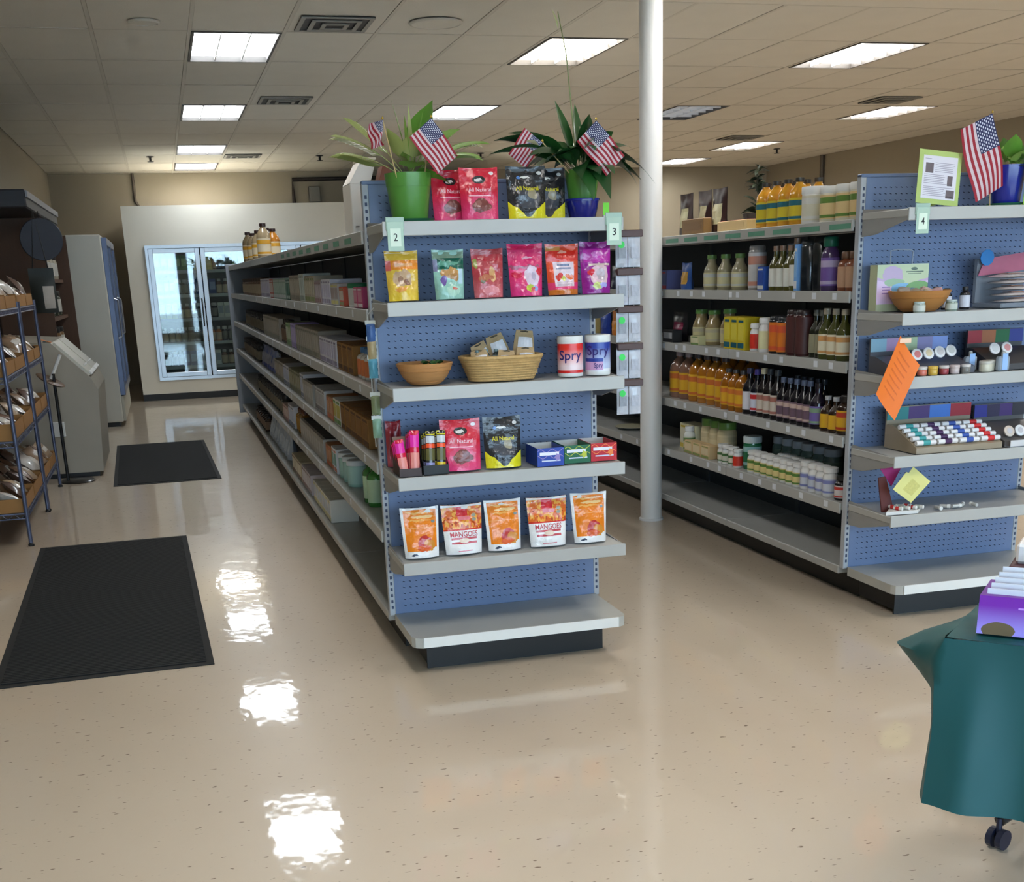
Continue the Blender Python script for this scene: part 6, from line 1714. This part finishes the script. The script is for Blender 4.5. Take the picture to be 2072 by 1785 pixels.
# upright glass-door fridge, its white flank to the camera
fr_ = thing('upright_fridge', 'white upright fridge with blue framed glass front', 'fridge', (0, 9.62, 0))
obj('body', MB().box(-2.12, 0, .05, -1.32, 2.3, 2.03, .012), mat(rgb(198, 196, 184), .45, 0, .03, 4), fr_)
obj('plinth', MB().box(-2.1, .03, 0, -1.36, 2.27, .05), BLACK, fr_)
obj('base_grille', MB().box(-1.32, .02, .06, -1.29, 2.28, .33, .004), mat(rgb(176, 174, 160), .5, 0, .04), fr_)
BFR = mat(rgb(90, 98, 122), .3, .4, .06)
for k in range(2):
    y0, y1 = .02 + 1.14 * k, 1.14 + 1.14 * k
    dr = obj('door', MB().box(-1.32, y0, .34, -1.265, y0 + .07, 2.0, .004).box(-1.32, y1 - .07, .34, -1.265, y1, 2.0, .004).box(-1.32, y0 + .07, .34, -1.265, y1 - .07, .42, .004).box(-1.32, y0 + .07, 1.92, -1.265, y1 - .07, 2.0, .004), BFR, fr_)
    obj('pane', MB().box(-1.296, y0 + .065, .415, -1.288, y1 - .065, 1.925), GLASS, dr)
    obj('handle', MB().tube([(-1.265, y0 + .035, .95), (-1.225, y0 + .035, .97), (-1.225, y0 + .035, 1.35), (-1.265, y0 + .035, 1.37)], .01, 6), ALUB, dr)
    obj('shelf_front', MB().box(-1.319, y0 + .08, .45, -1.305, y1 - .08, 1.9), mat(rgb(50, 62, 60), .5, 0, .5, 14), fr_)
    for m_ in range(4):
        obj('shelf_rail', MB().box(-1.305, y0 + .08, .7 + .3 * m_, -1.299, y1 - .08, .72 + .3 * m_), ALUB, fr_)
obj('red_tag', MB().box(-1.9, -.008, 1.70, -1.84, 0, 1.73), mat(rgb(190, 70, 60), .5), fr_)

# ================================================================== contents of the walk-in cooler
CW = [('green carton', rgb(60, 120, 60), rgb(150, 190, 120)), ('white carton', rgb(206, 210, 206), rgb(150, 160, 170)), ('brown bottle', rgb(96, 60, 40), rgb(190, 170, 140)), ('pale yellow carton', rgb(190, 190, 110), rgb(210, 210, 160)), ('dark jar', rgb(44, 44, 48), rgb(120, 120, 110)), ('orange bottle', rgb(190, 110, 50), rgb(210, 180, 150)), ('blue carton', rgb(50, 70, 130), rgb(130, 150, 190))]
order = [[0, 0, 3, 4], [0, 4, 6, 2], [3, 2, 4, 1], [2, 4, 5, 4], [4, 6, 1, 2]]
cc = {}
for s in range(5):
    zz = .42 + (4 - s) * .31 + .0008
    x = d0 + .06
    i = 0
    while x < d0 + 2.35 * dw:
        nm, c1, c2 = CW[order[s][(i // 3) % 4]]
        w = R.uniform(.075, .095)
        k = cc.get((nm, s), 0)
        cc[(nm, s)] = k + 1
        if k < 24:
            lb = '%s %s, %s shelf inside the walk-in cooler' % (ORD[k], nm, ['top', 'second', 'third', 'fourth', 'lowest'][s])
            grp = '%ss on the %s cooler shelf' % (nm, ['top', 'second', 'third', 'fourth', 'lowest'][s])
            if 'carton' in nm:
                carton('chilled_carton', lb, grp, (x + w / 2, 12.7 + .18, zz), 0, w - .006, .1, .2, c1, c2, None)
            else:
                bottle('chilled_bottle', lb, grp, (x + w / 2, 12.7 + .23, zz), 0, w / 2 - .004, .2, c1, rgb(190, 190, 190), c2, None, style='jar' if 'jar' in nm else 'round', cat='jar' if 'jar' in nm else 'bottle')
        x += w
        i += 1

# ================================================================== table with green cloth, leaflets and chair
TC = Vector((.752, -2.752, 0))           # the table corner nearest the shelves' side
tu = Vector((.739, .674, 0)).normalized()  # along the left edge, away
tv = Vector((tu.y, -tu.x, 0))            # along the front edge
TW, TLn, TH = .70, 1.22, .735
tb_ang = math.atan2(tv.y, tv.x)
tbl = thing('folding_table', 'folding table hidden under the green plastic cloth', 'table', (TC.x, TC.y, 0), tb_ang)
# local frame: +x along the front edge, +y away
obj('table_top', MB().box(.005, .005, TH - .035, TLn - .005, TW - .005, TH - .004, .004), mat(rgb(206, 200, 190), .5), tbl)
for x in (.34, TLn - .34):
    for y in (.1, TW - .1):
        obj('leg', MB().tube([(x, y, 0), (x, y, TH - .035)], .014, 8), mat(rgb(60, 60, 62), .4, .4), tbl)
cl = thing('plastic_tablecloth', 'teal green plastic tablecloth draped over the folding table', 'tablecloth', (TC.x, TC.y, 0), tb_ang)
TEAL = mat(rgb(0, 74, 76), .58, 0, .05, 4, bump=.05, bscale=14)
drop = .385
def rect_path(s):
    """perimeter point and outward normal of the table, s in 0..1 from the near corner along the front"""
    P_ = 2 * (TLn + TW)
    d = (s % 1.0) * P_
    for a_, b_, n_ in (((0, 0), (TLn, 0), (0, -1)), ((TLn, 0), (TLn, TW), (1, 0)), ((TLn, TW), (0, TW), (0, 1)), ((0, TW), (0, 0), (-1, 0))):
        l_ = abs(b_[0] - a_[0]) + abs(b_[1] - a_[1])
        if d <= l_:
            return Vector((a_[0] + (b_[0] - a_[0]) * d / l_, a_[1] + (b_[1] - a_[1]) * d / l_, 0)), Vector((*n_, 0)), d, l_
        d -= l_
    return Vector((0, 0, 0)), Vector((0, -1, 0)), 0, 1
ns, nt = 240, 14
vs, fs = [], []
for j in range(nt + 1):
    t_ = j / nt
    for i in range(ns):
        p_, n_, d, l_ = rect_path(i / ns)
        e = min(d, l_ - d)                 # distance to the nearer corner
        cx_ = 0 if d < l_ / 2 else 1
        near = math.exp(-(e / .07) ** 2)
        corner = (p_ - Vector((TLn / 2, TW / 2, 0)))
        diag = Vector((math.copysign(1, corner.x), math.copysign(1, corner.y), 0)).normalized()
        first = p_.x < .3 and p_.y < .3
        # a fold stands away from every corner; at the near corner its upper part juts out to the aisle
        fold = near * (.012 + .02 * t_)
        out = diag * fold
        if first and p_.x < .02:
            jut = math.exp(-((p_.y - .13) / .085) ** 2)
            out += Vector((-1, -.2, 0)) * (jut * .14 * (t_ / .12 if t_ < .12 else max(0, 1 - (t_ - .12) / .42)))
        rip = (.007 * math.sin(d * 17 + 1.0) + .012 * math.sin(d * 8.0)) * t_ + (.02 * math.exp(-((d - .07) / .035) ** 2) - .014 * math.exp(-((d - .17) / .05) ** 2) + .014 * math.exp(-((d - .27) / .05) ** 2) if p_.y < .001 else 0) * min(1, t_ * 1.6)
        q_ = p_ + n_ * (.004 + .022 * t_ + rip) + out
        zz = TH - .0005 - drop * t_ + (.012 * near * t_) + .010 * math.sin(d * 9 + 1) * t_
        vs.append((q_.x, q_.y, zz))
for j in range(nt):
    for i in range(ns):
        k = (i + 1) % ns
        fs.append((j * ns + i, (j + 1) * ns + i, (j + 1) * ns + k, j * ns + k))
skirt = MB().add(vs, fs)
obj('skirt', skirt.mesh('skirt', 60), TEAL, cl)
wrk = lambda u, v: (-.0065 + (TLn + .013) * u, -.0065 + (TW + .013) * v, TH + .0004 + .0035 * max(0, math.sin(9 * u * TLn + 14 * v)) * math.sin(PI * u) * math.sin(PI * v) + .004 * max(0, math.sin(31 * v + 4 * u)) * math.exp(-(u / .06) ** 2) * math.sin(PI * v))
obj('top_sheet', MB().grid(wrk, 60, 40).mesh('top_sheet', 60), TEAL, cl)
# leaflet boxes on the table
lbx = thing('leaflet_box', 'purple and lilac leaflet box with cookie pictures on the green cloth', 'box', tuple(TC + tv * .045 + tu * .03 + Vector((0, 0, TH + .006))), tb_ang + .06)
pm = print_mat(rgb(122, 34, 172), [('vgrad', .75, .1, rgb(168, 150, 240)), ('rect', .26, .70, .46, .75, rgb(206, 150, 240)), ('rect', .50, .66, .72, .71, rgb(206, 150, 240)), ('blob', .14, .10, .11, .24, rgb(110, 92, 66)), ('blob', .72, .30, .17, .24, rgb(196, 190, 220)), ('rect', .56, .26, .95, .40, rgb(190, 196, 236)), ('blob', .74, .12, .17, .07, rgb(196, 50, 110)), ('blob', .85, .04, .15, .08, rgb(110, 92, 80))], .35, .05, 0)
def slope_face(u, v):
    return (.30 * u, .0 + .012 * v, .08 * v)
obj('front_face', MB().grid(slope_face, 2, 2), pm, lbx)
obj('body', MB().prism([(.001, 0), (.16, 0), (.16, .08), (.0125, .08)], 0, .30, 'x'), mat(rgb(110, 40, 150), .5), lbx)
for k in range(5):
    q = thing('leaflet', ['front', 'second', 'third', 'fourth', 'rear'][k] + ' white leaflet standing in the purple box', 'leaflet', tuple(TC + tv * .045 + tu * .03 + Vector((0, 0, TH + .086))), tb_ang + .06, 'white leaflets')
    obj('sheet', MB().box(.012 + .004 * k, .03 + .022 * k, 0, .285 + .004 * k, .032 + .022 * k, .012 + .007 * k), mat(rgb(232, 232, 238), .5, 0, .02), q)
    obj('fold', MB().box(.012 + .004 * k, .032 + .022 * k, 0, .285 + .004 * k, .035 + .022 * k, .011 + .007 * k), mat(rgb(214, 212, 220), .5, 0, .02), q)
lb2 = thing('brown_box', 'dark maroon box with white leaflets behind the purple box', 'box', tuple(TC + tv * .03 + tu * .24 + Vector((0, 0, TH + .006))), tb_ang + .06)
obj('body', MB().box(.03, 0, 0, .33, .14, .10, .003), mat(rgb(74, 36, 44), .5, 0, .08), lb2)
obj('white_stack', MB().box(.04, .03, .10, .32, .13, .145, .006), mat(rgb(232, 228, 226), .5, 0, .04), lb2)
obj('print_band', MB().box(.05, -.001, .03, .3, 0, .08), mat(rgb(206, 110, 90), .5, 0, .2), lb2)
# office chair tucked in at the table
ch = thing('office_chair', 'black swivel chair base with casters under the table', 'chair', (1.50, -2.27, 0))
obj('gas_column', MB().lathe([(.03, .09), (.03, .2), (.02, .21), (.02, .42)], 14).mesh('gas_column', 50), BLACK, ch)
BLK2 = mat(rgb(30, 30, 32), .4, 0, .06)
for k in range(5):
    a_ = math.pi + .38 + k * 2 * PI / 5
    c_, s_ = math.cos(a_), math.sin(a_)
    ar = obj('base_arm', MB().tube([(0, 0, .12), (c_ * .16, s_ * .16, .105), (c_ * .32, s_ * .32, .078)], [.026, .021, .016], 8).mesh('base_arm', 60), BLK2, ch)
    obj('caster', MB().tube([(c_ * .32 - s_ * .022, s_ * .32 + c_ * .022, .028), (c_ * .32 - s_ * .006, s_ * .32 + c_ * .006, .028)], .028, 14).tube([(c_ * .32 + s_ * .006, s_ * .32 - c_ * .006, .028), (c_ * .32 + s_ * .022, s_ * .32 - c_ * .022, .028)], .028, 14).tube([(c_ * .32, s_ * .32, .03), (c_ * .32, s_ * .32, .085)], .008, 8), mat(rgb(24, 30, 52), .35, 0, .05), ar)
obj('seat', MB().lathe([(.18, .42), (.22, .43), (.235, .46), (.22, .49), (.1, .5), (.001, .5)], 26, capt=False, sx=1.0, sy=.95).mesh('seat', 60), mat(rgb(34, 34, 38), .8, 0, .1, 60), ch, (.13, .12, 0))
obj('backrest', MB().box(.05, .20, .56, .34, .26, .98, .03), mat(rgb(34, 34, 38), .8, 0, .1, 60), ch, (.16, .10, 0), (0, 0, -.75))
obj('back_bar', MB().tube([(.1, .1, .45), (.16, .22, .48), (.18, .25, .7)], .012, 8), BLACK, ch)
